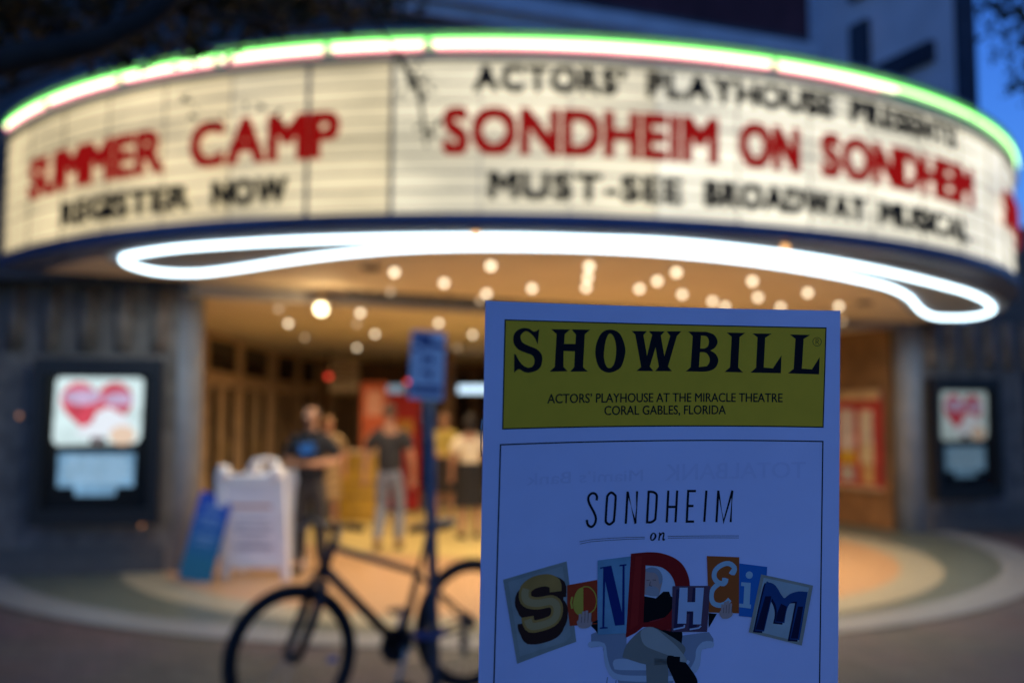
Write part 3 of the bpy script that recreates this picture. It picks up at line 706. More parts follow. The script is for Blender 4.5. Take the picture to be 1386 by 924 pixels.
# ------------------------------------------------------------------ lobby furniture deep inside
def banner(x, y, w, z0, z1, col, label, extra=None, emit=0, rz=0):
    t = thing('banner_stand', label, 'banner', (x, y, .014), (0, 0, rad(rz)))
    b = MB(); b.box((0, 0, (z0 + z1) / 2), (w, .03, z1 - z0)); pn = b.build('banner_panel', mat('banner ' + label[:12], col, .5, var=.2, scale=3), t)
    b = MB()
    b.box((0, .04, z1 / 2), (.04, .03, z1)); b.box((0, .03, .02), (w * .8, .3, .04), None, .01); b.build('stand', blk, t)
    for (c, x0, a, x1, c1) in extra or []:
        b = MB(); flat(b, [(x0, a), (x1, a), (x1, c1), (x0, c1)], -.017); b.build('print_block', mat('bprint %s' % (c,), c, .5, var=.1), pn)
    return t
banner(-2.25, 16.3, .42, .35, 2.16, (.50, .10, .03), 'orange red banner with a paler block behind the walking man', [((.62, .30, .20), -.13, 1.62, .13, 2.02), ((.5, .22, .08), -.16, .6, .16, 1.3)])
banner(-1.92, 17.2, .66, .03, 2.0, (.48, .018, .008), 'tall deep red banner with gold lettering behind the walking man', [((.6, .28, .03), -.05, 1.3, .22, 1.55), ((.30, .01, .01), -.28, .2, .28, .9)])
t = thing('ticket_counter', 'yellow fronted ticket counter next to the orange red banner', 'counter', (-2.35, 15.7, .014))
b = MB(); b.box((0, 0, .52), (.62, .5, 1.0), None, .01); bd = b.build('counter_body', mat('yellow laminate', (.52, .32, .035), .4, var=.2, scale=3), t)
b = MB(); b.box((0, -.02, 1.05), (.70, .58, .05), None, .01); b.build('counter_top', trimm, t)
b = MB()
for k in range(4): b.box((0, -.256, .15 + .22 * k), (.58, .012, .015))
b.build('panel_groove', brown, bd)
t = thing('menu_board', 'cream menu board with dark text lines above the beige foyer doors', 'menu board', (-3.25, 19.2, 2.42), (0, 0, rad(10)))
b = MB(); b.box((0, 0, 0), (.55, .03, .62)); pn = b.build('board', mat('cream board', (.5, .40, .24), .6, var=.1), t)
b = MB()
for k in range(5): flat(b, [(-.2, .2 - .1 * k), (.2, .2 - .1 * k), (.2, .23 - .1 * k), (-.2, .23 - .1 * k)], -.017)
b.build('text_lines', mat('brown print', (.10, .06, .03), .6, var=0), pn)
b = MB()
for x in (-.2, .2): b.tube([(x, 0, .31), (x, 0, .47)], .006, 5)
b.build('hanging_rod', blk, t)
for x, y, w, s, lab in ((-.62, 20.0, .95, 1.6, 'bright blue white light bar hanging beside the booklet edge'), (-2.35, 19.9, .42, .35, 'faint blue grey light bar hanging behind the pole sign')):
    t = thing('light_bar', lab, 'light bar', (x, y, 2.17)); b = MB(); b.box((0, .05, 0), (w, .08, .20), None, .01); b.build('housing', alu, t)
    b = MB(); b.box((0, -.005, 0), (w - .04, .02, .15), None, .005); b.build('diffuser', glow('cool light %s' % s, (.60, .82, 1.0), s), t)
    b = MB()
    for xx in (-w * .35, w * .35): b.tube([(xx, .05, .10), (xx, .05, .72)], .008, 6)
    b.build('rod', blk, t)
for x, y, z, lab in ((-3.41, 18.5, 2.37, 'small round red lamp above the beige doors over the bald man'), (-2.12, 20.2, 2.33, 'small round red lamp hanging against the edge of the pole sign')):
    t = thing('red_lamp', lab, 'lamp', (x, y, z), group='red lamps in the foyer'); b = MB(); b.lathe([(.015, .50), (.015, .09), (.06, .08), (.06, .03)], n=12); b.build('fitting', blk, t)
    b = MB(); b.sphere((0, 0, 0), .052, 8); b.build('lens', glow('red lens', (1, .06, .03), 1.7), t)
# poster board on the foyer side wall behind the booklet
A_, B_ = Vector((5.42, 14.3, 0)), Vector((4.7, 16.2, 0)); d_ = (B_ - A_).normalized(); n_ = Vector((-d_.y, d_.x, 0)); n_ = n_ if n_.x < 0 else -n_
t = thing('poster_board', 'red notice board with small posters on the brown foyer wall past the booklet', 'notice board', tuple(A_ + d_ * .9 + n_ * .05)[:2] + (1.27,), (0, 0, atan2(-d_.y, -d_.x)))
# local x runs from the far end to the near end, -y faces the foyer
b = MB(); b.box((0, .0, 0), (1.55, .05, 1.42)); pb = b.build('board', mat('red felt board', (.42, .035, .025), .7, var=.2), t)
b = MB(); b.box((0, -.03, .66), (1.55, .03, .14)); b.build('board_header', trimm, t); b = MB(); b.box((0, -.03, -.70), (1.55, .03, .05)); b.build('board_ledge', trimm, t)
pc = [((.62, .55, .42), .48, .18, .26, .52), ((.62, .50, .28), .48, -.20, .28, .30), ((.55, .33, .12), .5, -.5, .24, .28), ((.60, .52, .48), .05, .15, .34, .62), ((.62, .36, .03), .05, -.25, .36, .20), ((.45, .4, .34), .05, -.5, .3, .22), ((.6, .5, .4), -.45, .1, .4, .7), ((.5, .3, .1), -.45, -.45, .4, .35)]
for (c, x, z, w, h) in pc:
    b = MB(); b.box((x, -.03, z), (w, .008, h)); b.build('poster', mat('sheet %s' % (c,), c, .5, var=.25, scale=9), t)
# ------------------------------------------------------------------ lit shop just beyond the theatre
t = thing('shop', 'narrow slice of a shopfront with a lit cream window past the far entrance wall', 'shop', (9.4, 15.2, 0), (0, 0, rad(22)))
b = MB(); b.box((1.6, 1.5, 2.4), (3.6, 2.6, 4.8)); b.build('wall', wallm, t)
b = MB(); b.box((.55, .16, 1.35), (1.0, .06, 1.2)); b.build('window', glow('cream window', (.9, .75, .5), .45, .4, 3), t)
b = MB(); b.box((.55, .12, 1.35), (.06, .06, 1.2)); b.box((.55, .11, .72), (1.1, .10, .06)); b.build('window_frame', trimm, t)
b = MB(); b.tube([(.1, .2, 2.75), (.1, .02, 2.75)], .02, 6); lp = b.build('lamp_bracket', blk, t); b = MB(); b.sphere((.1, -.02, 2.66), .09, 8); b.build('lamp_globe', glow('globe lamp', (1, .85, .6), 3.), lp)
ART=[
('P','ink',1,[[(6.83,6.29),(131.25,6.54),(130.38,45.23),(6.61,45.23)]]),
('P','yellow',2,[[(7.28,6.74),(130.8,6.99),(129.93,44.78),(7.06,44.78)]]),
('S','ink',1,0.46,[(4.58,209.0),(6.18,50.55),(130.13,50.5),(129.01,209.0)],True),
('P','navy',3,[[(19.39,9.42),(19.28,10.56),(19.11,12.24),(18.95,13.92),(18.84,15.06),(18.66,14.61),(18.4,13.96),(18.09,13.25),(17.73,12.63),(17.29,12.09),(16.77,11.57),(16.25,11.11),(15.78,10.77),(15.37,10.53),(14.99,10.39),(14.64,10.34),(14.28,10.38),(13.9,10.54),(13.52,10.8),(13.17,11.13),(12.91,11.46),(12.73,11.8),(12.63,12.17),(12.6,12.55),(12.64,12.94),(12.74,13.33),(12.92,13.73),(13.17,14.12),(13.51,14.47),(13.94,14.77),(14.45,15.03),(15.03,15.28),(15.64,15.53),(16.32,15.79),(17.06,16.04),(17.8,16.32),(18.44,16.63),(18.98,17.01),(19.45,17.42),(19.86,17.86),(20.18,18.3),(20.41,18.75),(20.55,19.2),(20.62,19.67),(20.64,20.21),(20.62,20.84),(20.54,21.54),(20.39,22.23),(20.17,22.84),(19.88,23.33),(19.51,23.76),(19.08,24.13),(18.57,24.45),(17.94,24.72),(17.21,24.94),(16.46,25.09),(15.81,25.17),(15.27,25.17),(14.79,25.09),(14.34,24.95),(13.89,24.8),(13.45,24.56),(13.03,24.26),(12.61,24.0),(12.19,23.92),(11.74,24.12),(11.26,24.5),(10.83,24.9),(10.54,25.18),(10.51,23.83),(10.48,21.86),(10.45,19.89),(10.42,18.54),(10.55,18.57),(10.74,18.62),(10.93,18.67),(11.05,18.7),(11.24,19.08),(11.5,19.63),(11.81,20.24),(12.14,20.78),(12.48,21.26),(12.85,21.71),(13.24,22.13),(13.64,22.49),(14.06,22.8),(14.5,23.05),(14.94,23.25),(15.35,23.37),(15.75,23.4),(16.15,23.36),(16.52,23.26),(16.84,23.11),(17.11,22.91),(17.34,22.65),(17.53,22.35),(17.67,22.01),(17.76,21.6),(17.81,21.13),(17.8,20.66),(17.73,20.23),(17.6,19.85),(17.43,19.5),(17.19,19.18),(16.85,18.89),(16.4,18.66),(15.84,18.46),(15.24,18.28),(14.63,18.07),(13.99,17.84),(13.3,17.59),(12.65,17.32),(12.07,17.01),(11.61,16.67),(11.2,16.3),(10.86,15.9),(10.58,15.49),(10.35,15.05),(10.18,14.58),(10.06,14.11),(10.0,13.61),(9.99,13.09),(10.04,12.54),(10.14,12.0),(10.3,11.52),(10.53,11.08),(10.82,10.69),(11.16,10.33),(11.53,10.02),(11.95,9.76),(12.42,9.54),(12.91,9.38),(13.42,9.26),(13.93,9.21),(14.47,9.21),(15.01,9.27),(15.54,9.38),(16.06,9.63),(16.57,9.98),(17.07,10.29),(17.56,10.43),(18.07,10.3),(18.6,9.99),(19.06,9.65)]]),
('P','navy',3,[[(23.71,9.4),(30.85,9.32),(28.85,11.04),(28.6,14.65),(32.88,14.58),(33.04,11.13),(31.38,9.31),(38.41,9.24),(36.38,10.97),(35.9,23.09),(37.71,24.67),(31.05,24.7),(32.57,23.11),(32.74,17.29),(28.51,17.22),(28.51,23.0),(30.16,24.62),(23.4,24.78),(25.28,23.06),(25.78,11.1)]]),
('P','navy',3,[[(46.17,9.02),(46.91,9.08),(47.69,9.25),(48.47,9.53),(49.2,9.94),(49.83,10.48),(50.37,11.21),(50.85,12.14),(51.27,13.15),(51.61,14.16),(51.86,15.06),(52.02,15.81),(52.1,16.49),(52.11,17.14),(52.04,17.81),(51.91,18.57),(51.73,19.47),(51.49,20.48),(51.18,21.49),(50.77,22.43),(50.24,23.2),(49.54,23.79),(48.68,24.29),(47.74,24.67),(46.8,24.92),(45.95,25.02),(45.15,24.97),(44.35,24.78),(43.59,24.45),(42.9,24.02),(42.31,23.47),(41.82,22.79),(41.4,21.95),(41.07,21.03),(40.81,20.07),(40.62,19.14),(40.52,18.24),(40.48,17.32),(40.53,16.39),(40.64,15.47),(40.83,14.58),(41.08,13.67),(41.42,12.75),(41.82,11.86),(42.28,11.05),(42.79,10.4),(43.37,9.9),(44.03,9.51),(44.73,9.24),(45.45,9.07)],[(46.1,10.47),(46.39,10.53),(46.7,10.72),(47.01,11.02),(47.31,11.4),(47.57,11.84),(47.8,12.36),(48.0,12.98),(48.18,13.66),(48.33,14.38),(48.44,15.11),(48.5,15.87),(48.53,16.67),(48.52,17.49),(48.48,18.29),(48.4,19.05),(48.29,19.79),(48.13,20.53),(47.94,21.22),(47.73,21.84),(47.5,22.34),(47.23,22.72),(46.94,23.01),(46.63,23.21),(46.31,23.32),(46.01,23.36),(45.72,23.33),(45.43,23.22),(45.14,23.02),(44.88,22.74),(44.64,22.37),(44.42,21.87),(44.22,21.26),(44.05,20.57),(43.91,19.84),(43.82,19.11),(43.8,18.35),(43.83,17.55),(43.89,16.74),(43.98,15.93),(44.08,15.18),(44.2,14.45),(44.33,13.73),(44.48,13.04),(44.66,12.42),(44.85,11.89),(45.06,11.44),(45.3,11.05),(45.56,10.75),(45.83,10.54)]]),
('P','navy',3,[[(54.39,9.37),(60.38,9.34),(59.1,10.82),(60.59,18.68),(62.52,10.67),(61.21,9.32),(67.46,9.28),(65.95,10.83),(67.44,18.68),(69.67,10.89),(68.21,9.22),(74.07,9.11),(72.32,10.84),(68.89,22.57),(70.53,24.29),(63.9,24.36),(65.32,22.61),(63.92,15.31),(61.71,22.65),(63.21,24.32),(56.53,24.37),(58.34,22.82),(55.88,10.67)]]),
('P','navy',3,[[(76.76,9.13),(78.23,9.13),(80.37,9.13),(82.52,9.13),(83.99,9.14),(84.58,9.28),(85.44,9.49),(86.34,9.77),(87.06,10.16),(87.59,10.7),(88.04,11.37),(88.36,12.08),(88.52,12.74),(88.48,13.34),(88.28,13.93),(87.97,14.48),(87.62,14.96),(87.17,15.38),(86.61,15.73),(86.07,16.02),(85.7,16.22),(86.13,16.46),(86.74,16.79),(87.39,17.2),(87.91,17.66),(88.29,18.2),(88.62,18.8),(88.83,19.45),(88.9,20.1),(88.79,20.8),(88.54,21.53),(88.17,22.23),(87.71,22.82),(87.14,23.27),(86.45,23.63),(85.69,23.91),(84.92,24.13),(84.06,24.27),(83.1,24.33),(82.22,24.35),(81.62,24.36),(80.48,24.36),(78.82,24.34),(77.16,24.33),(76.02,24.33),(76.41,24.0),(76.98,23.51),(77.55,23.03),(77.94,22.69),(78.07,20.28),(78.27,16.75),(78.47,13.22),(78.61,10.81),(78.24,10.47),(77.69,9.97),(77.14,9.47)],[(81.87,10.55),(82.3,10.57),(82.93,10.59),(83.59,10.67),(84.11,10.85),(84.47,11.17),(84.75,11.59),(84.94,12.07),(85.05,12.55),(85.07,13.07),(85.0,13.64),(84.86,14.18),(84.67,14.62),(84.36,14.95),(83.96,15.2),(83.57,15.39),(83.3,15.53),(82.96,15.53),(82.46,15.54),(81.96,15.55),(81.62,15.55),(81.67,14.54),(81.74,13.05),(81.82,11.57)],[(81.53,16.93),(81.97,16.92),(82.59,16.91),(83.26,16.94),(83.83,17.09),(84.27,17.38),(84.66,17.77),(84.98,18.22),(85.22,18.68),(85.38,19.16),(85.46,19.66),(85.46,20.17),(85.39,20.64),(85.2,21.11),(84.9,21.58),(84.6,21.99),(84.39,22.27),(83.74,22.34),(82.79,22.44),(81.84,22.54),(81.19,22.61),(81.26,21.45),(81.36,19.77),(81.46,18.08)]]),
('P','navy',3,[[(92.15,9.23),(99.42,9.24),(97.25,10.86),(96.76,22.6),(98.75,24.44),(91.39,24.34),(93.56,22.54),(94.1,10.82)]]),
('P','navy',3,[[(102.31,9.38),(109.89,9.34),(107.38,10.97),(106.88,22.45),(110.51,22.69),(113.83,17.64),(113.64,24.52),(101.69,24.45),(103.85,22.59),(104.35,10.83)]]),
('P','navy',3,[[(117.02,9.51),(124.89,9.57),(122.42,11.15),(121.81,22.6),(125.72,22.83),(128.65,18.03),(128.45,24.71),(116.44,24.52),(118.63,22.76),(119.23,11.11)]]),
('S','navy',3,0.18,[(129.27,12.15),(129.19,12.66),(128.95,13.12),(128.59,13.48),(128.13,13.72),(127.62,13.8),(127.11,13.72),(126.65,13.48),(126.29,13.12),(126.05,12.66),(125.97,12.15),(126.05,11.64),(126.29,11.18),(126.65,10.82),(127.11,10.58),(127.62,10.5),(128.13,10.58),(128.59,10.82),(128.95,11.18),(129.19,11.64)],True),
('S','navy',3,0.2,[(127.19,13.15),(127.17,11.22),(127.86,11.21),(128.16,11.7),(127.87,12.15),(127.18,12.16),(127.67,12.15),(128.27,13.13)],False),
('T', 'navy', 3, 'ACTORS’ PLAYHOUSE AT THE MIRACLE THEATRE', (22.82, 36.22),(114.34, 35.62), 3.4, False),
('T', 'navy', 3, 'CORAL GABLES, FLORIDA', (44.34, 40.74),(92.03, 40.47), 3.4, False),
('T', 'ghost', 1, 'Miami’s Bank', (59.61, 65.41),(15.77, 65.26), 4.2, True),
('T', 'ghost', 1, 'TOTALBANK', (123.55, 64.53),(68.32, 65.6), 6.2, True),
('S','ink',2,0.86,[(41.8,72.07),(41.87,71.69),(41.95,71.14),(41.92,70.63),(41.73,70.2),(41.42,69.79),(41.06,69.52),(40.62,69.39),(40.12,69.39),(39.66,69.55),(39.23,69.9),(38.83,70.42),(38.61,71.03),(38.63,71.69),(38.83,72.44),(39.16,73.3),(39.7,74.34),(40.37,75.48),(40.93,76.53),(41.3,77.37),(41.56,78.11),(41.67,78.81),(41.61,79.54),(41.42,80.23),(41.14,80.81),(40.76,81.25),(40.31,81.57),(39.84,81.68),(39.37,81.5),(38.89,81.12),(38.53,80.66),(38.34,80.09),(38.26,79.45),(38.22,78.99)],False),
('S','ink',2,0.86,[(53.17,81.17),(53.72,69.26),(56.94,81.32),(57.39,69.29)],False),
('S','ink',2,0.86,[(69.18,81.29),(69.66,69.32)],False),
('S','ink',2,0.86,[(72.62,81.3),(73.15,69.39)],False),
('S','ink',2,0.86,[(69.5,75.45),(72.88,75.53)],False),
('S','ink',2,0.86,[(80.57,69.69),(77.51,69.65),(77.07,81.17),(79.97,81.19)],False),
('S','ink',2,0.86,[(77.29,75.3),(79.66,75.3)],False),
('S','ink',2,0.86,[(84.0,81.4),(84.7,69.55)],False),
('S','ink',2,0.86,[(88.81,81.61),(89.41,69.6),(91.62,81.46),(94.99,69.62),(94.43,81.62)],False),
('S','ink',2,0.86,[(47.41,69.41),(47.91,69.59),(48.44,70.0),(48.84,70.46),(49.04,70.7),(49.11,70.99),(49.1,71.92),(48.99,74.13),(48.81,76.98),(48.63,79.15),(48.54,79.98),(48.47,80.14),(48.27,80.26),(47.87,80.64),(47.36,80.98),(46.87,81.15),(46.42,81.03),(46.0,80.73),(45.68,80.37),(45.5,80.17),(45.43,79.91),(45.42,79.0),(45.5,76.82),(45.65,73.98),(45.79,71.79),(45.88,70.86),(45.96,70.58),(46.15,70.36),(46.49,69.93),(46.94,69.56)],True),
('S','ink',2,0.86,[(61.95,69.6),(62.4,69.61),(63.04,69.63),(63.64,69.73),(64.14,69.93),(64.61,70.21),(64.95,70.59),(65.11,70.97),(65.14,71.45),(65.12,72.44),(65.04,74.43),(64.9,76.92),(64.77,78.86),(64.69,79.71),(64.6,80.0),(64.4,80.22),(64.01,80.56),(63.49,80.83),(62.97,81.0),(62.41,81.04),(61.83,80.99),(61.43,80.95),(61.59,77.59),(61.8,72.96)],True),
('P','ink',2,[[(64.08,84.89),(64.38,84.98),(64.69,85.2),(64.96,85.48),(65.15,85.75),(65.23,86.02),(65.23,86.32),(65.17,86.62),(65.06,86.9),(64.89,87.18),(64.65,87.46),(64.38,87.71),(64.12,87.87),(63.84,87.94),(63.55,87.95),(63.28,87.89),(63.06,87.78),(62.9,87.62),(62.78,87.39),(62.7,87.12),(62.66,86.85),(62.66,86.56),(62.7,86.25),(62.79,85.94),(62.93,85.67),(63.16,85.41),(63.46,85.15),(63.78,84.96)],[(64.08,85.26),(64.21,85.33),(64.32,85.51),(64.42,85.74),(64.48,85.96),(64.48,86.18),(64.46,86.42),(64.39,86.65),(64.29,86.87),(64.13,87.08),(63.92,87.29),(63.7,87.45),(63.53,87.53),(63.43,87.48),(63.35,87.35),(63.3,87.17),(63.29,86.97),(63.3,86.74),(63.35,86.48),(63.42,86.21),(63.51,85.97),(63.64,85.74),(63.79,85.51),(63.94,85.33)]]),
('S','ink',2,0.55,[(66.2,85.1),(66.58,85.35),(66.14,87.9)],False),
('S','ink',2,0.55,[(66.5,86.26),(66.79,85.93),(67.19,85.48),(67.55,85.2),(67.81,85.17),(68.02,85.31),(68.13,85.58),(68.07,86.05),(67.92,86.64),(67.81,87.13),(67.8,87.45),(67.83,87.67),(67.92,87.78),(68.11,87.75),(68.36,87.63),(68.54,87.53)],False),
('S','ink',2,0.17,[(35.56,86.83),(39.92,86.34),(46.0,86.25),(53.1,86.25),(60.64,86.45)],False),
('S','ink',2,0.17,[(35.67,87.64),(39.93,87.06),(46.01,86.97),(53.11,86.93),(60.65,87.04)],False),
('S','ink',2,0.17,[(69.64,86.51),(97.72,86.87)],False),
('S','ink',2,0.17,[(69.79,87.16),(97.73,87.62)],False),
('P','chairshade',2,[[(40.46,120.81),(42.69,120.06),(54.0,121.74),(54.06,125.53),(86.3,123.01),(88.06,125.56),(88.1,128.45),(83.47,129.38),(82.67,135.3),(80.1,138.82),(72.61,140.53),(71.49,143.46),(52.02,141.82),(50.84,138.47),(47.41,135.44),(45.52,129.35),(45.01,125.43),(40.54,125.63)]]),
('P','chair',3,[[(39.95,123.43),(41.56,123.43),(43.8,123.76),(45.56,124.52),(46.27,125.88),(46.48,127.67),(46.76,129.47),(47.22,131.23),(47.75,133.01),(48.52,134.48),(49.43,135.47),(50.59,136.17),(52.51,136.75),(55.68,137.26),(59.61,137.64),(63.37,137.96),(66.69,138.31),(69.83,138.6),(72.59,138.61),(74.88,138.24),(76.79,137.6),(78.34,136.74),(79.51,135.64),(80.32,134.34),(80.9,133.02),(81.16,131.7),(81.18,130.37),(81.44,129.18),(82.1,128.1),(82.99,127.16),(84.02,126.53),(85.34,126.29),(86.8,126.37),(87.84,126.66),(88.29,127.27),(88.32,128.1),(87.87,128.77),(86.63,128.93),(84.91,128.93),(83.59,129.49),(83.15,131.14),(83.11,133.36),(82.84,135.31),(82.25,136.68),(81.44,137.78),(80.1,138.71),(78.45,139.55),(76.27,140.21),(72.61,140.53),(66.1,140.37),(58.15,139.77),(51.98,138.86),(49.03,137.73),(47.8,136.38),(46.95,134.86),(46.14,133.06),(45.71,131.1),(45.41,129.33),(45.32,127.84),(45.36,126.54),(44.9,125.64),(43.4,125.39),(41.42,125.53),(39.98,125.47),(39.4,124.81),(39.36,123.95)]]),
('P','chair',3,[[(49.04,131.57),(49.29,131.11),(49.82,130.77),(51.29,130.7),(54.37,131.03),(58.41,131.61),(62.14,132.14),(65.04,132.58),(67.63,132.98),(70.21,133.25),(73.23,133.24),(76.24,133.1),(78.3,133.16),(78.93,133.67),(78.59,134.39),(77.74,135.06),(76.94,135.65),(75.62,136.17),(72.56,136.41),(66.12,136.17),(58.0,135.56),(51.92,134.91),(49.66,134.46),(49.38,134.06),(49.35,133.59),(48.99,132.93),(48.87,132.18)]]),
('S','chairshade',2,0.35,[(46.98,137.01),(46.37,141.23)],False),
('S','chairshade',2,0.35,[(50.27,138.42),(49.75,141.59)],False),
('S','chairshade',2,0.35,[(77.22,139.98),(78.43,143.9)],False),
('P','paper2',2,[[(60.23,96.26),(73.81,96.84),(73.96,109.54),(60.4,108.85)]]),
('P','trouser',4,[[(52.53,130.27),(52.82,129.11),(53.28,127.44),(54.06,125.8),(55.38,124.28),(57.03,122.76),(58.57,121.54),(59.76,120.69),(60.84,120.14),(61.98,119.87),(63.11,119.81),(64.3,120.05),(66.02,120.78),(68.81,122.3),(72.13,124.31),(74.74,126.1),(76.26,127.35),(77.06,128.4),(77.1,129.53),(76.26,130.99),(74.65,132.53),(72.52,133.67),(69.86,134.26),(66.68,134.44),(63.32,134.14),(59.43,133.03),(55.38,131.44)]]),
('P','trouserlit',5,[[(59.43,121.6),(60.04,120.71),(61.14,120.16),(62.27,119.89),(63.29,119.91),(64.35,120.22),(65.44,120.74),(66.52,121.47),(67.63,122.43),(68.94,123.58),(70.62,124.99),(72.5,126.61),(74.19,128.27),(75.74,130.11),(77.09,131.99),(77.72,133.41),(77.28,134.19),(76.13,134.51),(74.84,134.35),(73.61,133.54),(72.25,132.26),(70.76,131.09),(69.08,130.28),(67.28,129.57),(65.55,128.84),(63.84,128.11),(62.21,127.35),(60.92,126.34),(60.03,124.81),(59.49,123.04)]]),
('P','trouser',4,[[(61.56,131.01),(70.49,132.45),(70.45,143.39),(62.17,142.76)]]),
('P','black',5,[[(70.18,131.06),(70.78,130.72),(71.6,130.69),(72.49,130.81),(73.37,130.94),(74.31,131.21),(75.39,131.91),(76.73,133.28),(78.21,135.08),(79.5,136.8),(80.59,138.32),(81.49,139.76),(81.98,141.06),(82.01,142.27),(81.63,143.33),(80.74,144.02),(79.06,144.36),(76.86,144.32),(74.96,143.69),(73.63,142.12),(72.59,139.97),(71.71,138.0),(70.94,136.52),(70.32,135.23),(69.93,134.05),(69.79,132.88),(69.87,131.82)]]),
('P','black',3,[[(60.39,108.3),(65.29,109.4),(68.15,107.07),(70.46,107.18),(71.06,108.86),(74.56,111.22),(75.88,123.96),(75.36,129.43),(72.43,125.98),(60.24,118.66)]]),
('P','skin',4,[[(60.66,98.47),(61.04,98.35),(61.59,98.17),(62.21,98.0),(62.84,97.92),(63.48,97.94),(64.16,98.02),(64.83,98.17),(65.44,98.43),(66.01,98.81),(66.54,99.31),(67.01,99.87),(67.37,100.44),(67.6,101.0),(67.73,101.59),(67.77,102.22),(67.75,102.93),(67.64,103.78),(67.44,104.72),(67.21,105.66),(66.99,106.47),(66.84,107.16),(66.72,107.79),(66.52,108.3),(66.15,108.62),(65.5,108.69),(64.65,108.56),(63.75,108.35),(62.98,108.18),(62.31,108.06),(61.68,107.95),(61.16,107.85),(60.79,107.78),(60.76,105.89),(60.72,103.13),(60.69,100.37)]]),
('P','greyhair',5,[[(61.12,98.5),(61.46,98.25),(62.05,98.0),(62.74,97.8),(63.41,97.73),(64.07,97.8),(64.76,97.98),(65.43,98.26),(66.02,98.62),(66.53,99.11),(66.98,99.71),(67.35,100.36),(67.61,101.0),(67.75,101.66),(67.8,102.36),(67.75,102.99),(67.64,103.48),(67.42,103.81),(67.1,104.04),(66.76,104.1),(66.49,103.97),(66.36,103.54),(66.29,102.86),(66.22,102.11),(66.06,101.48),(65.79,100.99),(65.46,100.54),(65.06,100.17),(64.59,99.87),(63.98,99.71),(63.26,99.67),(62.55,99.63),(62.0,99.53),(61.58,99.31),(61.26,99.04),(61.08,98.75)]]),
('P','beard',5,[[(61.78,105.1),(62.23,104.84),(62.81,104.71),(63.46,104.7),(64.08,104.78),(64.72,104.99),(65.4,105.32),(66.01,105.72),(66.41,106.16),(66.58,106.7),(66.58,107.33),(66.44,107.93),(66.15,108.35),(65.65,108.55),(64.97,108.62),(64.23,108.58),(63.55,108.48),(62.92,108.32),(62.27,108.08),(61.71,107.76),(61.36,107.37),(61.23,106.84),(61.29,106.19),(61.48,105.56)]]),
('S','skindark',6,0.2,[(61.52,102.46),(62.67,102.52)],False),
('S','skindark',6,0.2,[(63.94,102.47),(65.21,102.65)],False),
('S','skindark',6,0.2,[(63.02,103.09),(62.7,104.49),(63.62,104.76)],False),
('P','shirt',4,[[(60.26,119.75),(63.1,117.75),(70.0,116.51),(71.19,119.32),(71.23,122.07),(64.28,120.01)]]),
('P','dred',6,[[(55.3,92.3),(56.9,92.24),(59.21,92.14),(61.72,92.08),(63.92,92.16),(65.71,92.38),(67.35,92.72),(68.87,93.16),(70.29,93.67),(71.63,94.27),(72.86,94.97),(73.98,95.74),(74.97,96.6),(75.81,97.56),(76.53,98.61),(77.13,99.71),(77.63,100.84),(78.01,101.95),(78.28,103.08),(78.46,104.27),(78.56,105.58),(78.61,107.05),(78.6,108.64),(78.47,110.29),(78.17,111.92),(77.69,113.62),(77.07,115.38),(76.26,117.04),(75.23,118.42),(73.85,119.52),(72.17,120.42),(70.45,121.06),(68.91,121.39),(67.62,121.26),(66.45,120.75),(65.35,120.14),(64.28,119.74),(63.14,119.63),(61.98,119.64),(60.97,119.71),(60.26,119.75),(59.68,120.15),(58.84,120.74),(58.0,121.33),(57.43,121.73),(56.68,122.02),(55.58,122.46),(54.49,122.89),(53.74,123.18),(54.06,116.93),(54.52,107.77),(54.99,98.59)],[(61.1,96.96),(62.18,97.07),(63.75,97.21),(65.43,97.43),(66.88,97.78),(68.01,98.29),(69.01,98.94),(69.89,99.68),(70.67,100.47),(71.33,101.32),(71.87,102.23),(72.3,103.21),(72.62,104.25),(72.86,105.34),(73.0,106.49),(73.03,107.7),(72.91,108.94),(72.67,110.3),(72.29,111.76),(71.78,113.16),(71.13,114.37),(70.35,115.36),(69.43,116.2),(68.37,116.9),(67.13,117.45),(65.49,117.81),(63.54,117.99),(61.72,118.07),(60.47,118.13),(60.6,113.84),(60.78,107.56),(60.97,101.27)]]),
('P','dredlit',7,[[(57.04,93.37),(59.62,93.39),(58.41,118.53),(55.24,120.48)]]),
('P','cardgrey',3,[[(7.91,97.91),(30.86,93.56),(34.9,122.89),(13.37,127.97)]]),
('P','cardlit',4,[[(9.74,98.89),(29.41,95.2),(32.83,120.54),(30.94,122.45),(14.38,125.54)]]),
('S','brown',5.0,4.5,[(25.62,106.31),(25.6,105.5),(25.54,104.36),(25.19,103.38),(24.43,102.7),(23.4,102.18),(22.2,101.87),(20.79,101.81),(19.23,101.95),(17.83,102.26),(16.65,102.73),(15.63,103.36),(14.9,104.12),(14.53,105.1),(14.45,106.22),(14.59,107.2),(14.91,107.95),(15.45,108.56),(16.2,109.05),(17.18,109.4),(18.38,109.63),(19.66,109.76),(21.1,109.69),(22.64,109.51),(23.94,109.56),(24.88,109.96),(25.56,110.58),(26.02,111.36),(26.26,112.35),(26.27,113.49),(26.08,114.52),(25.71,115.36),(25.15,116.09),(24.33,116.68),(23.13,117.14),(21.68,117.46),(20.32,117.67),(19.13,117.8),(18.03,117.82),(17.14,117.63),(16.51,117.09),(16.08,116.34),(15.78,115.64),(15.63,115.02),(15.6,114.45),(15.6,114.06)],False),
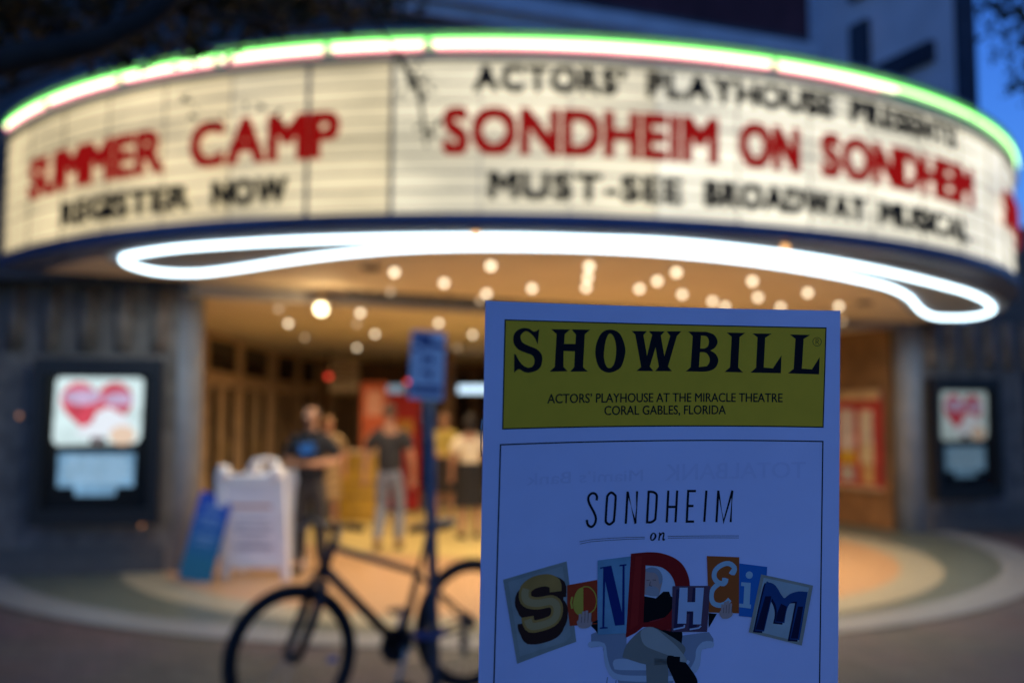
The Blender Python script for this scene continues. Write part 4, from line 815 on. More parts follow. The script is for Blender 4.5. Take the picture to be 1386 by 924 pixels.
('S','brown',5.15,4.5,[(26.46,108.14),(26.44,107.32),(26.38,106.18),(26.03,105.2),(25.28,104.52),(24.23,104.0),(23.04,103.69),(21.62,103.62),(20.06,103.76),(18.66,104.07),(17.48,104.53),(16.45,105.16),(15.72,105.93),(15.35,106.91),(15.27,108.02),(15.41,109.01),(15.73,109.76),(16.28,110.37),(17.02,110.86),(18.01,111.22),(19.2,111.45),(20.49,111.58),(21.94,111.51),(23.48,111.33),(24.78,111.38),(25.72,111.78),(26.4,112.41),(26.87,113.19),(27.1,114.18),(27.11,115.32),(26.92,116.35),(26.55,117.19),(25.99,117.92),(25.17,118.51),(23.97,118.97),(22.51,119.29),(21.16,119.49),(19.96,119.63),(18.86,119.65),(17.96,119.45),(17.33,118.91),(16.9,118.16),(16.61,117.46),(16.45,116.84),(16.43,116.27),(16.42,115.88)],False),
('S','brown',5.3,4.5,[(27.66,108.26),(27.64,107.44),(27.58,106.3),(27.23,105.32),(26.47,104.64),(25.42,104.12),(24.22,103.81),(22.81,103.74),(21.24,103.89),(19.83,104.19),(18.65,104.66),(17.62,105.29),(16.89,106.06),(16.52,107.04),(16.44,108.16),(16.57,109.14),(16.9,109.89),(17.44,110.51),(18.19,111.0),(19.18,111.36),(20.38,111.59),(21.67,111.72),(23.12,111.64),(24.67,111.47),(25.97,111.51),(26.91,111.91),(27.6,112.54),(28.06,113.31),(28.3,114.31),(28.31,115.45),(28.12,116.48),(27.75,117.32),(27.18,118.05),(26.36,118.65),(25.15,119.11),(23.7,119.43),(22.34,119.64),(21.14,119.77),(20.03,119.8),(19.13,119.6),(18.5,119.06),(18.07,118.31),(17.77,117.61),(17.62,116.99),(17.59,116.42),(17.59,116.02)],False),
('S','brown',5.45,4.5,[(28.61,106.35),(28.59,105.53),(28.53,104.38),(28.18,103.4),(27.42,102.72),(26.37,102.2),(25.17,101.9),(23.75,101.84),(22.17,101.99),(20.76,102.3),(19.57,102.78),(18.54,103.41),(17.81,104.18),(17.44,105.17),(17.36,106.29),(17.49,107.27),(17.82,108.02),(18.36,108.64),(19.12,109.13),(20.11,109.48),(21.31,109.71),(22.6,109.83),(24.06,109.75),(25.61,109.57),(26.92,109.61),(27.86,110.01),(28.55,110.63),(29.01,111.41),(29.25,112.4),(29.26,113.55),(29.06,114.58),(28.7,115.43),(28.13,116.16),(27.31,116.76),(26.1,117.22),(24.64,117.55),(23.27,117.76),(22.07,117.9),(20.96,117.93),(20.06,117.74),(19.42,117.2),(18.99,116.45),(18.7,115.75),(18.54,115.13),(18.51,114.56),(18.51,114.16)],False),
('S','brown',5.6,4.5,[(28.69,105.03),(28.68,104.22),(28.61,103.07),(28.26,102.09),(27.5,101.41),(26.46,100.89),(25.25,100.59),(23.83,100.53),(22.26,100.69),(20.85,101.0),(19.66,101.48),(18.63,102.12),(17.89,102.89),(17.52,103.88),(17.44,105.0),(17.57,105.98),(17.9,106.73),(18.45,107.34),(19.2,107.83),(20.19,108.18),(21.39,108.41),(22.69,108.53),(24.15,108.45),(25.7,108.26),(27.0,108.3),(27.95,108.7),(28.64,109.32),(29.1,110.1),(29.34,111.09),(29.35,112.24),(29.15,113.27),(28.78,114.12),(28.22,114.85),(27.39,115.46),(26.18,115.92),(24.72,116.25),(23.36,116.47),(22.16,116.61),(21.05,116.64),(20.14,116.45),(19.51,115.91),(19.08,115.16),(18.78,114.45),(18.62,113.84),(18.6,113.27),(18.59,112.87)],False),
('S','gold',6,4.35,[(26.94,104.07),(26.92,103.26),(26.86,102.11),(26.51,101.13),(25.75,100.45),(24.71,99.94),(23.51,99.64),(22.09,99.58),(20.53,99.73),(19.12,100.04),(17.94,100.52),(16.91,101.15),(16.18,101.92),(15.81,102.91),(15.73,104.03),(15.87,105.01),(16.19,105.76),(16.74,106.37),(17.48,106.86),(18.47,107.21),(19.67,107.43),(20.96,107.56),(22.41,107.48),(23.95,107.29),(25.26,107.33),(26.19,107.73),(26.88,108.35),(27.34,109.13),(27.58,110.12),(27.59,111.26),(27.4,112.29),(27.03,113.14),(26.46,113.87),(25.64,114.47),(24.44,114.93),(22.98,115.26),(21.62,115.48),(20.43,115.62),(19.32,115.64),(18.42,115.45),(17.79,114.92),(17.36,114.17),(17.07,113.46),(16.91,112.85),(16.89,112.28),(16.88,111.88)],False),
('S','goldlit',6.5,2.6,[(16.18,101.92),(15.81,102.91),(15.73,104.03),(15.87,105.01),(16.19,105.76),(16.74,106.37),(17.48,106.86),(18.47,107.21),(19.67,107.43),(20.96,107.56),(22.41,107.48),(23.95,107.29),(25.26,107.33),(26.19,107.73),(26.88,108.35),(27.34,109.13),(27.58,110.12),(27.59,111.26),(27.4,112.29),(27.03,113.14),(26.46,113.87),(25.64,114.47),(24.44,114.93),(22.98,115.26),(21.62,115.48),(20.43,115.62),(19.32,115.64),(18.42,115.45),(17.79,114.92),(17.36,114.17),(17.07,113.46),(16.91,112.85)],False),
('P','ored',3,[[(31.0,102.23),(42.52,101.14),(42.76,117.27),(31.23,116.93)]]),
('P','oyellow',4,[[(37.25,103.3),(36.89,103.4),(36.37,103.53),(35.81,103.73),(35.32,104.04),(34.93,104.49),(34.56,105.03),(34.24,105.66),(33.98,106.32),(33.76,107.06),(33.59,107.87),(33.49,108.69),(33.48,109.47),(33.57,110.2),(33.76,110.93),(34.02,111.6),(34.35,112.21),(34.78,112.74),(35.31,113.22),(35.85,113.61),(36.31,113.88),(36.67,114.0),(36.98,113.99),(37.23,113.92),(37.41,113.88),(37.38,111.74),(37.33,108.59),(37.28,105.45)]]),
('S','oyellow',4,0.42,[(37.25,103.3),(37.65,103.3),(38.23,103.3),(38.87,103.37),(39.48,103.59),(40.06,104.0),(40.65,104.56),(41.2,105.21),(41.64,105.91),(41.95,106.67),(42.18,107.53),(42.32,108.39),(42.36,109.18),(42.29,109.91),(42.12,110.61),(41.87,111.24),(41.56,111.8),(41.11,112.27),(40.54,112.68),(40.0,113.0),(39.63,113.23)],False),
('S','oyellow',4,0.75,[(33.15,106.51),(32.75,108.6),(33.17,110.76)],False),
('P','skin',8,[[(34.95,115.72),(35.13,115.37),(35.49,115.1),(36.0,114.91),(36.6,114.82),(37.37,114.83),(38.31,114.95),(39.24,115.14),(39.94,115.4),(40.39,115.76),(40.7,116.21),(40.84,116.68),(40.8,117.09),(40.53,117.45),(40.06,117.79),(39.48,118.07),(38.87,118.24),(38.19,118.29),(37.43,118.25),(36.69,118.11),(36.09,117.86),(35.63,117.42),(35.25,116.82),(35.0,116.21)]]),
('S','skin',8.2,1.05,[(36.07,116.36),(36.23,112.92)],False),
('S','skindark',8.4,0.16,[(36.67,116.16),(36.81,114.15)],False),
('S','skin',8.2,1.05,[(37.29,116.48),(37.44,112.13)],False),
('S','skindark',8.4,0.16,[(37.89,116.28),(38.02,113.35)],False),
('S','skin',8.2,1.05,[(38.51,116.6),(38.66,111.92)],False),
('S','skindark',8.4,0.16,[(39.12,116.39),(39.24,113.14)],False),
('S','skin',8.2,1.05,[(39.74,116.72),(39.9,112.88)],False),
('S','skindark',8.4,0.16,[(40.35,116.51),(40.48,114.11)],False),
('P','black',3,[[(39.68,116.98),(43.01,115.68),(43.1,121.05),(41.95,119.33)]]),
('P','lblue',7,[[(42.52,94.04),(55.26,93.28),(53.83,121.54),(42.93,121.14)]]),
('P','dblue',8,[[(43.52,96.64),(47.79,96.22),(52.13,113.72),(52.11,96.69),(50.92,96.73),(50.91,96.14),(53.64,96.02),(53.59,96.56),(52.91,96.63),(53.21,118.41),(49.53,118.39),(45.51,101.9),(45.41,118.47),(46.71,118.69),(46.72,119.17),(43.74,119.07),(43.73,118.59),(44.63,118.51),(44.7,96.99),(43.52,97.23)]]),
('P','plum',8,[[(71.71,105.14),(86.57,105.54),(85.48,122.82),(71.52,122.19)]]),
('P','hshade',9,[[(73.23,106.48),(75.95,106.03),(76.31,111.85),(78.06,113.02),(79.21,112.24),(79.72,106.17),(81.47,106.23),(81.35,121.17),(78.17,121.86),(78.56,115.81),(76.65,115.73),(76.42,120.95),(72.38,121.58)]]),
('P','hwhite',9.5,[[(74.5,105.81),(77.69,105.93),(77.58,111.35),(80.66,111.46),(80.77,106.04),(84.08,106.14),(83.07,119.85),(79.88,119.73),(80.0,114.87),(77.39,114.76),(77.21,119.34),(73.79,119.18)]]),
('S','hwhite',9.5,0.6,[(72.26,121.3),(76.42,120.68),(76.58,119.86)],False),
('S','hwhite',9.5,0.6,[(78.63,121.61),(82.22,121.2),(83.08,120.41)],False),
('P','orange',7,[[(85.1,94.27),(97.89,94.92),(97.98,116.14),(86.14,115.52)]]),
('S','pale',8,1.9,[(94.34,100.13),(94.71,100.37),(95.22,100.68),(95.62,100.71),(95.9,100.23),(96.07,99.47),(95.95,98.76),(95.42,98.13),(94.62,97.56),(93.73,97.22),(92.79,97.22),(91.78,97.46),(90.83,97.84),(89.95,98.36),(89.14,99.02),(88.53,99.75),(88.18,100.56),(88.03,101.43),(88.09,102.24),(88.37,102.99),(88.86,103.68),(89.45,104.22),(90.21,104.59),(91.07,104.8),(91.78,104.83),(92.26,104.55),(92.58,104.09),(92.64,103.73),(92.27,103.59),(91.65,103.55),(91.18,103.53)],False),
('S','pale',8,1.9,[(90.32,104.52),(89.58,105.06),(88.55,105.84),(87.73,106.68),(87.3,107.57),(87.07,108.52),(87.01,109.44),(87.1,110.36),(87.36,111.25),(87.79,111.96),(88.45,112.47),(89.29,112.8),(90.12,112.97),(90.91,112.96),(91.7,112.77),(92.44,112.47),(93.17,111.95),(93.86,111.3),(94.33,110.84)],False),
('P','skin',8,[[(90.3,115.64),(90.45,115.26),(90.78,114.95),(91.23,114.71),(91.76,114.57),(92.45,114.52),(93.29,114.57),(94.1,114.7),(94.72,114.91),(95.12,115.24),(95.39,115.69),(95.52,116.16),(95.48,116.59),(95.24,116.99),(94.83,117.39),(94.31,117.72),(93.77,117.95),(93.17,118.06),(92.49,118.08),(91.84,118.0),(91.3,117.78),(90.89,117.36),(90.55,116.77),(90.34,116.15)]]),
('S','skin',8.2,1.05,[(91.29,116.22),(91.48,112.61)],False),
('S','skindark',8.4,0.16,[(91.83,115.96),(91.98,113.85)],False),
('S','skin',8.2,1.05,[(92.37,116.25),(92.56,111.69)],False),
('S','skindark',8.4,0.16,[(92.91,115.98),(93.05,112.93)],False),
('S','skin',8.2,1.05,[(93.46,116.27),(93.64,111.38)],False),
('S','skindark',8.4,0.16,[(94.0,116.01),(94.13,112.61)],False),
('S','skin',8.2,1.05,[(94.54,116.3),(94.73,112.29)],False),
('S','skindark',8.4,0.16,[(95.08,116.03),(95.23,113.53)],False),
('P','black',6,[[(86.09,115.8),(89.29,116.17),(86.15,121.34)]]),
('P','iblue',6,[[(97.79,97.27),(108.9,98.66),(107.92,118.24),(97.99,117.19)]]),
('P','pale',7,[[(103.29,101.72),(103.18,102.26),(102.88,102.71),(102.43,103.01),(101.89,103.12),(101.35,103.01),(100.9,102.71),(100.6,102.26),(100.49,101.72),(100.6,101.18),(100.9,100.73),(101.35,100.43),(101.89,100.32),(102.43,100.43),(102.88,100.73),(103.18,101.18)]]),
('P','pale',7,[[(98.79,104.38),(102.49,104.69),(102.11,112.84),(102.69,112.96),(102.59,114.41),(97.96,113.79),(98.06,112.46),(99.68,112.59),(99.96,105.9),(98.69,105.77)]]),
('P','mborder',8,[[(106.51,101.46),(126.62,105.54),(122.49,128.33),(101.86,123.32)]]),
('P','minner',8.5,[[(107.55,102.75),(125.1,106.36),(121.35,127.0),(103.36,122.56)]]),
('P','mdark',9,[[(107.24,106.39),(107.9,104.72),(108.31,104.8),(108.84,105.16),(109.61,105.26),(110.49,105.64),(111.44,106.39),(112.49,107.91),(113.61,109.81),(114.63,111.02),(115.41,110.95),(116.09,110.19),(116.9,109.49),(117.95,109.06),(119.12,108.69),(120.3,108.45),(121.6,108.42),(122.91,108.53),(123.82,108.62),(122.92,114.04),(121.68,121.49),(120.79,126.9),(119.68,126.83),(118.15,126.73),(117.03,126.66),(117.84,122.43),(118.96,116.61),(119.77,112.38),(119.15,112.37),(118.28,112.4),(117.49,112.68),(116.89,113.25),(116.37,114.08),(115.92,115.21),(115.51,116.97),(115.17,119.05),(114.93,120.53),(113.85,120.42),(112.36,120.26),(111.27,120.15),(111.48,119.3),(111.76,118.09),(111.93,116.91),(111.9,115.86),(111.76,114.83),(111.5,113.83),(111.04,112.78),(110.46,111.75),(110.04,111.04),(109.16,114.8),(107.94,119.96),(107.05,123.71),(105.99,123.6),(104.54,123.45),(103.48,123.34),(104.53,118.38),(106.01,111.51)]]),
('P','mblue',9.3,[[(108.04,105.78),(108.7,104.1),(109.11,104.19),(109.64,104.54),(110.41,104.64),(111.29,105.02),(112.23,105.77),(113.29,107.29),(114.41,109.19),(115.42,110.4),(116.2,110.33),(116.88,109.57),(117.69,108.87),(118.74,108.44),(119.91,108.06),(121.09,107.82),(122.39,107.79),(123.69,107.9),(124.61,107.99),(123.71,113.42),(122.47,120.87),(121.57,126.28),(120.47,126.21),(118.94,126.11),(117.83,126.04),(118.64,121.81),(119.75,115.99),(120.56,111.75),(119.94,111.75),(119.08,111.78),(118.29,112.06),(117.69,112.63),(117.17,113.46),(116.71,114.59),(116.3,116.35),(115.96,118.43),(115.73,119.91),(114.64,119.8),(113.15,119.65),(112.06,119.53),(112.28,118.68),(112.56,117.48),(112.72,116.29),(112.7,115.24),(112.56,114.21),(112.3,113.21),(111.83,112.16),(111.26,111.13),(110.84,110.42),(109.95,114.18),(108.74,119.35),(107.85,123.1),(106.79,122.99),(105.34,122.85),(104.28,122.74),(105.33,117.77),(106.81,110.9)]]),
('P','mdark',9.6,[[(108.19,109.75),(109.4,109.75),(110.61,109.75),(109.17,116.18),(107.73,122.6),(106.12,122.45),(104.51,122.29),(106.35,116.03)]]),
('P','mdark',9.6,[[(114.35,112.53),(115.5,113.09),(116.65,113.64),(116.01,116.58),(115.38,119.52),(113.84,119.39),(112.29,119.25),(112.62,117.57),(112.95,115.9),(113.65,114.22)]]),
('P','mdark',9.6,[[(120.91,113.59),(122.89,113.56),(121.0,125.78),(118.16,125.7)]]),
]

# ------------------------------------------------------------------ people
def skin_mesh(name, pts, edges, rads, m, parent, sub=2, root=0):
    me = bpy.data.meshes.new(name); me.from_pydata([tuple(p) for p in pts], edges, [])
    ob = bpy.data.objects.new(name, me); COL.objects.link(ob)
    sm = ob.modifiers.new('s', 'SKIN'); sm.branch_smoothing = .6; sm.use_smooth_shade = True
    for i, r in enumerate(rads):
        d = me.skin_vertices[0].data[i]; d.radius = r if isinstance(r, tuple) else (r, r); d.use_root = (i == root)
    su = ob.modifiers.new('u', 'SUBSURF'); su.levels = sub; su.render_levels = sub
    bpy.context.view_layer.update()
    nm = bpy.data.meshes.new_from_object(ob.evaluated_get(bpy.context.evaluated_depsgraph_get()))
    bpy.data.objects.remove(ob); bpy.data.meshes.remove(me)
    return link(name, nm, m, parent, True)
def person(label, loc, rz, H, arms, legs, skin, shirt, lower, hair, shoes, hairkind='short', skirt=None, sleeve=.55, head_pitch=0, shirt_hem=.90, turn=0, group=None):
    k = H / 1.75
    t = thing('person', label, 'person', loc, (0, 0, rad(rz)))
    P = []; E = []; Rd = []
    def nd(p, r, par=None):
        P.append(Vector(p) * k); Rd.append(tuple(q * k for q in r) if isinstance(r, tuple) else r * k)
        if par is not None: E.append((par, len(P) - 1))
        return len(P) - 1
    pel = nd((0, 0, .96), (.138, .10)); sp = nd((0, .005, 1.12), (.125, .09), pel); chs = nd((0, .01, 1.30), (.145, .10), sp); nb = nd((0, .012, 1.44), (.085, .075), chs); nk = nd((0, .005, 1.50), (.060, .062), nb)
    hp = rad(head_pitch); hb = Vector((0, .005, 1.512))
    hd = lambda y, z: tuple(hb + Matrix.Rotation(rad(turn), 3, 'Z') @ Matrix.Rotation(hp, 3, 'X') @ Vector((0, y, z)))
    hx = lambda x, y, z: tuple(hb + Matrix.Rotation(rad(turn), 3, 'Z') @ Matrix.Rotation(hp, 3, 'X') @ Vector((x, y, z)))
    c1 = nd(hd(-.035, .045), (.052, .062), nk); c2 = nd(hd(-.02, .105), (.070, .086), c1); c3 = nd(hd(-.005, .165), (.070, .084), c2); nd(hd(.0, .205), (.045, .055), c3)
    nose = nd(hd(-.118, .095), (.012, .016), c2)
    for s in (-1, 1): nd(hx(s * .078, .005, .10), (.012, .022), c2)
    hands = []
    for s, (el, wr, hdv) in zip((-1, 1), arms):
        sh = nd((s * .170, .01, 1.40), .056, chs); e = nd(el, .043, sh); mid = Vector(el).lerp(Vector(wr), .45); fm = nd(mid, .040, e); w_ = nd(wr, .027, fm)
        hv = Vector(hdv).normalized(); side = Vector((s, 0, 0)) if abs(hv.x) < .8 else Vector((0, -1, 0)); side = (side - hv * side.dot(hv)).normalized(); up = hv.cross(side)
        pm_ = nd(tuple(Vector(wr) + hv * .055), (.037, .018), w_)
        for j, (off, ln) in enumerate(((-.03, .06), (-.011, .075), (.009, .07), (.028, .055))):
            b0 = Vector(wr) + hv * .095 + side * off; f0 = nd(tuple(b0), .0095, pm_); f1 = nd(tuple(b0 + hv * ln * .55 + up * .012), .0085, f0); nd(tuple(b0 + hv * ln * .9 + up * .034), .0075, f1)
        th = nd(tuple(Vector(wr) + hv * .045 - side * .042), .011, pm_); nd(tuple(Vector(wr) + hv * .085 - side * .052 + up * .02), .009, th)
    feet = []
    for s, (kn, an, toe) in zip((-1, 1), legs):
        h_ = nd((s * .09, 0, .90), .088, pel); kk = nd(kn, .058, h_); cf = nd(tuple(Vector(kn).lerp(Vector(an), .35) + Vector((0, .012, 0))), .055, kk); a = nd(an, .036, cf)
        hl = Vector(an) + Vector((0, 0, -.05)); d = (Vector(toe) - Vector(an)); d.z = 0; d.normalize(); nd(tuple(hl + d * .12), (.038, .025), a)
        feet.append((Vector(an), d))
    body = skin_mesh('body', P, E, Rd, mat('skin %s' % (skin,), skin, .55, var=.08), t)
    # shirt
    Q = [Vector((0, 0, shirt_hem - .04)), Vector((0, .005, 1.10)), Vector((0, .01, 1.30)), Vector((0, .012, 1.455))]; RQ = [(.195, .155), (.178, .142), (.20, .150), (.125, .115)]; EQ = [(0, 1), (1, 2), (2, 3)]
    for s, (el, wr, hdv) in zip((-1, 1), arms):
        Q.append(Vector((s * .175, .01, 1.395))); RQ.append((.096, .096)); EQ.append((2, len(Q) - 1))
        Q.append(Vector((s * .175, .01, 1.41)).lerp(Vector(el), min(1, sleeve * 1.6))); RQ.append((.078, .078)); EQ.append((len(Q) - 2, len(Q) - 1))
        if sleeve > .7: Q.append(Vector(el).lerp(Vector(wr), .85)); RQ.append((.045, .045)); EQ.append((len(Q) - 2, len(Q) - 1))
    sh = skin_mesh('shirt', [q * k for q in Q], EQ, [tuple(x * k for x in r) for r in RQ], shirt, t)
    if skirt:
        b = MB(); n = 28; prof = [(.175, 1.06), (.19, .92), (.205, .75), (skirt[0], skirt[1])]; vs = []; fs = []
        for i, (r, z) in enumerate(prof):
            for j in range(n):
                a = 2 * pi * j / n; rr = r * (1 + (.05 * i / 3) * sin(7 * a)); vs.append((rr * k * cos(a), rr * .75 * k * sin(a), z * k))
        for i in range(3):
            for j in range(n): fs.append((i * n + j, i * n + (j + 1) % n, (i + 1) * n + (j + 1) % n, (i + 1) * n + j))
        fs.append(tuple(range(n))); b.add(vs, fs); b.build('skirt', lower, t, True)
    else:
        Q = [Vector((0, 0, 1.06)), Vector((0, 0, .92))]; RQ = [(.155, .118), (.162, .124)]; EQ = [(0, 1)]
        for s, (kn, an, toe) in zip((-1, 1), legs):
            Q.append(Vector((s * .092, 0, .82))); RQ.append((.10, .10)); EQ.append((1, len(Q) - 1)); Q.append(Vector(kn)); RQ.append((.074, .076)); EQ.append((len(Q) - 2, len(Q) - 1))
            Q.append(Vector(an) + Vector((0, 0, .02))); RQ.append((.056, .060)); EQ.append((len(Q) - 2, len(Q) - 1))
        skin_mesh('trousers', [q * k for q in Q], EQ, [tuple(x * k for x in r) for r in RQ], lower, t)
    for an, d in feet:
        b = MB(); c = (an + Vector((0, 0, -.045)) + d * .055) * k; M = Matrix((Vector((d.y, -d.x, 0)), d, (0, 0, 1))).transposed() @ Matrix.Diagonal((.05, .135, .05))
        prof = [(max(1e-3, sin(pi * i / 8)), -cos(pi * i / 8)) for i in range(9)]; vs0 = len(b.v); b.lathe([(r, z * .95) for r, z in prof], (0, 0, 0), 12, Matrix.Diagonal((k, k, k)) @ M)
        b.v = [tuple(Vector(v) + c) for v in b.v]; b.v = [(x, y, max(z, .003)) for x, y, z in b.v]; b.build('shoe', shoes, t, True)
    # hair: shell over the back and top of the skull
    if hair is not None:
        b = MB(); R3 = Matrix.Rotation(rad(turn), 3, 'Z') @ Matrix.Rotation(hp, 3, 'X')
        long = {'short': 0, 'fringe': .0, 'bob': 1, 'bald': -1}[hairkind]
        n, mrows = 20, 10; vs = []; fs = []
        for i in range(mrows + 1):
            for j in range(n):
                a = 2 * pi * j / n; front = -sin(a)                       # +1 towards the face
                lo = rad(62 if front > .45 else (100 if long == 0 else 125 if long == 1 else 100))
                lo0 = rad(66) if long < 0 else 0.0
                if long < 0 and front > .2: lo0 = lo = rad(100)
                th = lo0 + (lo - lo0) * i / mrows
                rr = (.955 if long < 0 else 1.0) + .03 * sin(5 * a + 3 * th)
                v = Vector((.084 * rr * sin(th) * cos(a), .012 + .103 * rr * sin(th) * sin(a), .125 + .105 * rr * cos(th)))
                if long == 1 and i > 6 and front <= .45: v.z -= .02 * (i - 6); v.x *= 1.04
                vs.append((hb + R3 @ v) * k)
        for i in range(mrows):
            for j in range(n): fs.append((i * n + j, i * n + (j + 1) % n, (i + 1) * n + (j + 1) % n, (i + 1) * n + j))
        b.add(vs, fs); b.build('hair', hair, t, True)
    for s in (-1, 1):
        b = MB(); b.sphere(Vector(hx(s * .03, -.098, .112)) * k, .011 * k, 6); b.build('eye', mat('eye dark', (.03, .025, .02), .2, var=0), t, True)
    b = MB(); b.box(Vector(hx(0, -.097, .045)) * k, (.045 * k, .012 * k, .009 * k), None, .003 * k); b.build('mouth', mat('lip', (.32, .13, .10), .5, var=0), t)
    return t, k, hx
stand = (((-.10, -.01, .50), (-.115, .0, .085), (-.14, -.2, 0)), ((.10, -.01, .50), (.115, .02, .085), (.14, -.2, 0)))
tee = mat('black tee fabric', (.014, .014, .016), .85, var=.15, scale=8)
p1, k1, hx1 = person('bald man in black tee shirt with blue print looking down at his phone', (-2.07, 10.35, .012), -6, 1.74,
    (((-.27, .03, 1.15), (-.10, -.26, 1.13), (.75, -.65, .1)), ((.27, .03, 1.15), (.10, -.26, 1.13), (-.75, -.65, .1))), stand, (.42, .22, .13), tee, mat('dark grey trousers', (.035, .03, .028), .85, var=.15), mat('grey stubble hair', (.20, .17, .14), .8, var=.2), mat('black shoe', (.01, .01, .01), .4, var=0), 'bald', head_pitch=22)
b = MB(); v2, f2 = fill2d([[(-.11, -.055), (-.08, .02), (-.115, .06), (-.02, .05), (.02, .08), (.11, .06), (.09, 0), (.12, -.04), (.03, -.05), (-.03, -.075)]])
vv = []
for x, z in [(x * .8, z * .8) for x, z in v2]:
    zz = 1.28 + z; y = -.158 + 1.1 * x * x - .02 * (z > .03); vv.append((x * k1, y * k1, zz * k1))
b.add(vv, f2); me = b.build('shirt_print', mat('bright blue print', (.025, .17, .48), .6, var=.2, scale=12), p1)
sm = me.modifiers.new('so', 'SOLIDIFY'); sm.thickness = .012; sm.offset = 0
b = MB()
for s in (-1, 1): b.tube([(Vector(hx1(s * .033 + .024 * cos(a), -.112, .112 + .018 * sin(a)))) * k1 for a in [2 * pi * j / 14 for j in range(14)]], .003, 5, True); b.tube([Vector(hx1(s * .057, -.11, .115)) * k1, Vector(hx1(s * .082, .0, .118)) * k1], .0025, 5)
b.tube([Vector(hx1(-.009, -.115, .115)) * k1, Vector(hx1(.009, -.115, .115)) * k1], .003, 5); b.build('glasses', blk, p1)
ph = thing('phone', 'small dark phone held in both hands by the bald man', 'phone', (-2.10, 10.03, 1.17), (rad(-35), 0, rad(-6)))
b = MB(); b.box((0, 0, 0), (.075, .15, .009), None, .003); b.build('body', blk, ph); b = MB(); b.add([(-.034, -.07, .0052), (.034, -.07, .0052), (.034, .07, .0052), (-.034, .07, .0052)], [(0, 1, 2, 3)]); b.build('screen', glow('phone screen', (.6, .7, 1.0), .9), ph)

walk = (((-.10, -.12, .51), (-.10, -.06, .09), (-.10, -.3, 0)), ((.095, -.03, .50), (.10, .20, .12), (.11, 0, 0)))
person('man in dark tee shirt and pale grey jeans walking into the foyer', (-1.48, 12.1, .012), 174, 1.77,
    (((-.27, .05, 1.14), (-.28, -.03, .90), (0, -.1, -1)), ((.27, .02, 1.14), (.29, .06, .90), (0, .1, -1))), walk, (.36, .18, .10), mat('charcoal tee fabric', (.022, .022, .024), .85, var=.15), mat('pale grey denim', (.15, .165, .20), .85, var=.25, scale=10), mat('dark brown hair', (.05, .03, .02), .7, var=.2), mat('brown shoe', (.08, .04, .02), .5, var=0))
side_arms = (((-.26, .04, 1.15), (-.25, -.06, .92), (0, -.1, -1)), ((.26, .04, 1.15), (.25, -.06, .92), (0, -.1, -1)))
bent = (((-.26, .03, 1.16), (-.14, -.2, 1.06), (.7, -.6, .1)), ((.26, .04, 1.15), (.25, -.06, .92), (0, -.1, -1)))
person('woman with tan hair in patterned beige dress standing behind the bald man', (-2.72, 14.8, .016), 15, 1.62, side_arms, stand, (.50, .24, .17), mat('beige pattern cloth', (.34, .23, .12), .8, var=.75, scale=14), mat('beige pattern cloth', (.34, .23, .12)), mat('tan hair', (.36, .22, .10), .7, var=.25), mat('tan shoe', (.2, .12, .06), .5, var=0), 'bob', skirt=(.23, .42))
person('person in yellow top and dark skirt half hidden by the sign pole', (-1.02, 15.0, .016), 20, 1.68, bent, stand, (.44, .23, .13), mat('yellow cloth', (.50, .38, .08), .8, var=.25), mat('dark skirt cloth', (.025, .018, .016), .85, var=.2), mat('brown hair', (.12, .06, .03), .7, var=.2), mat('black shoe', (.01, .01, .01)), 'bob', skirt=(.22, .50))
person('person in cream top and black skirt partly covered by the booklet edge', (-.56, 13.3, .016), 200, 1.64, bent, stand, (.42, .21, .13), mat('cream cloth', (.72, .62, .44), .8, var=.1), mat('black skirt cloth', (.012, .011, .012), .85, var=.1), mat('black hair', (.018, .014, .012), .6, var=.1), mat('black shoe', (.01, .01, .01)), 'bob', skirt=(.24, .45), shirt_hem=1.02)

# ------------------------------------------------------------------ trees
bark = mat('dark bark', (.035, .028, .022), .9, var=.3, scale=8, bump=.4)
leafm = mat('street tree leaf', (.085, .075, .035), .7, var=.45, scale=1.2)
def leaves(name, clouds, m, parent, seed=1):
    rnd = random.Random(seed); b = MB()
    for (c, ext, n, size) in clouds:
        for _ in range(n):
            while True:
                p = Vector((rnd.uniform(-1, 1), rnd.uniform(-1, 1), rnd.uniform(-1, 1)))
                if p.length < 1: break
            q = Vector(c) + Vector((p.x * ext[0], p.y * ext[1], p.z * ext[2]))
            s = size * rnd.uniform(.6, 1.3); d = Vector((rnd.gauss(0, 1), rnd.gauss(0, 1), rnd.gauss(-.5, .7))).normalized(); u = d.cross(Vector((rnd.gauss(0, 1), rnd.gauss(0, 1), rnd.gauss(0, 1)))).normalized(); wv = d.cross(u) * .15 * s
            b.add([q, q + d * s * .5 + u * s * .26 + wv, q + d * s, q + d * s * .5 - u * s * .26 + wv], [(0, 1, 2, 3)])
    return b.build(name, m, parent)
tr = thing('street_tree', 'broad dark street tree with a thick branch hanging over the marquee start', 'tree', (-4.6, 3.2, 0))
def rel(P): return [Vector(p) - Vector((-4.6, 3.2, 0)) for p in P]
b = MB()
b.tube(rel([(-4.6, 3.2, -.05), (-4.55, 3.22, .5), (-4.45, 3.3, 1.6), (-4.2, 3.4, 2.4)]), [.24, .19, .16, .14], 12)
b.tube(rel([(-4.2, 3.4, 2.35), (-3.2, 3.75, 2.82), (-2.1, 4.0, 3.06), (-1.75, 4.05, 3.16), (-1.55, 4.1, 3.28), (-1.38, 4.15, 3.48), (-1.15, 4.3, 3.9), (-.8, 4.5, 4.3)]), [.13, .085, .062, .055, .05, .045, .035, .02], 10)
b.tube(rel([(-4.2, 3.4, 2.35), (-3.9, 4.2, 3.6), (-3.2, 5.2, 4.7), (-2.2, 6.0, 5.2)]), [.11, .08, .05, .02], 10)
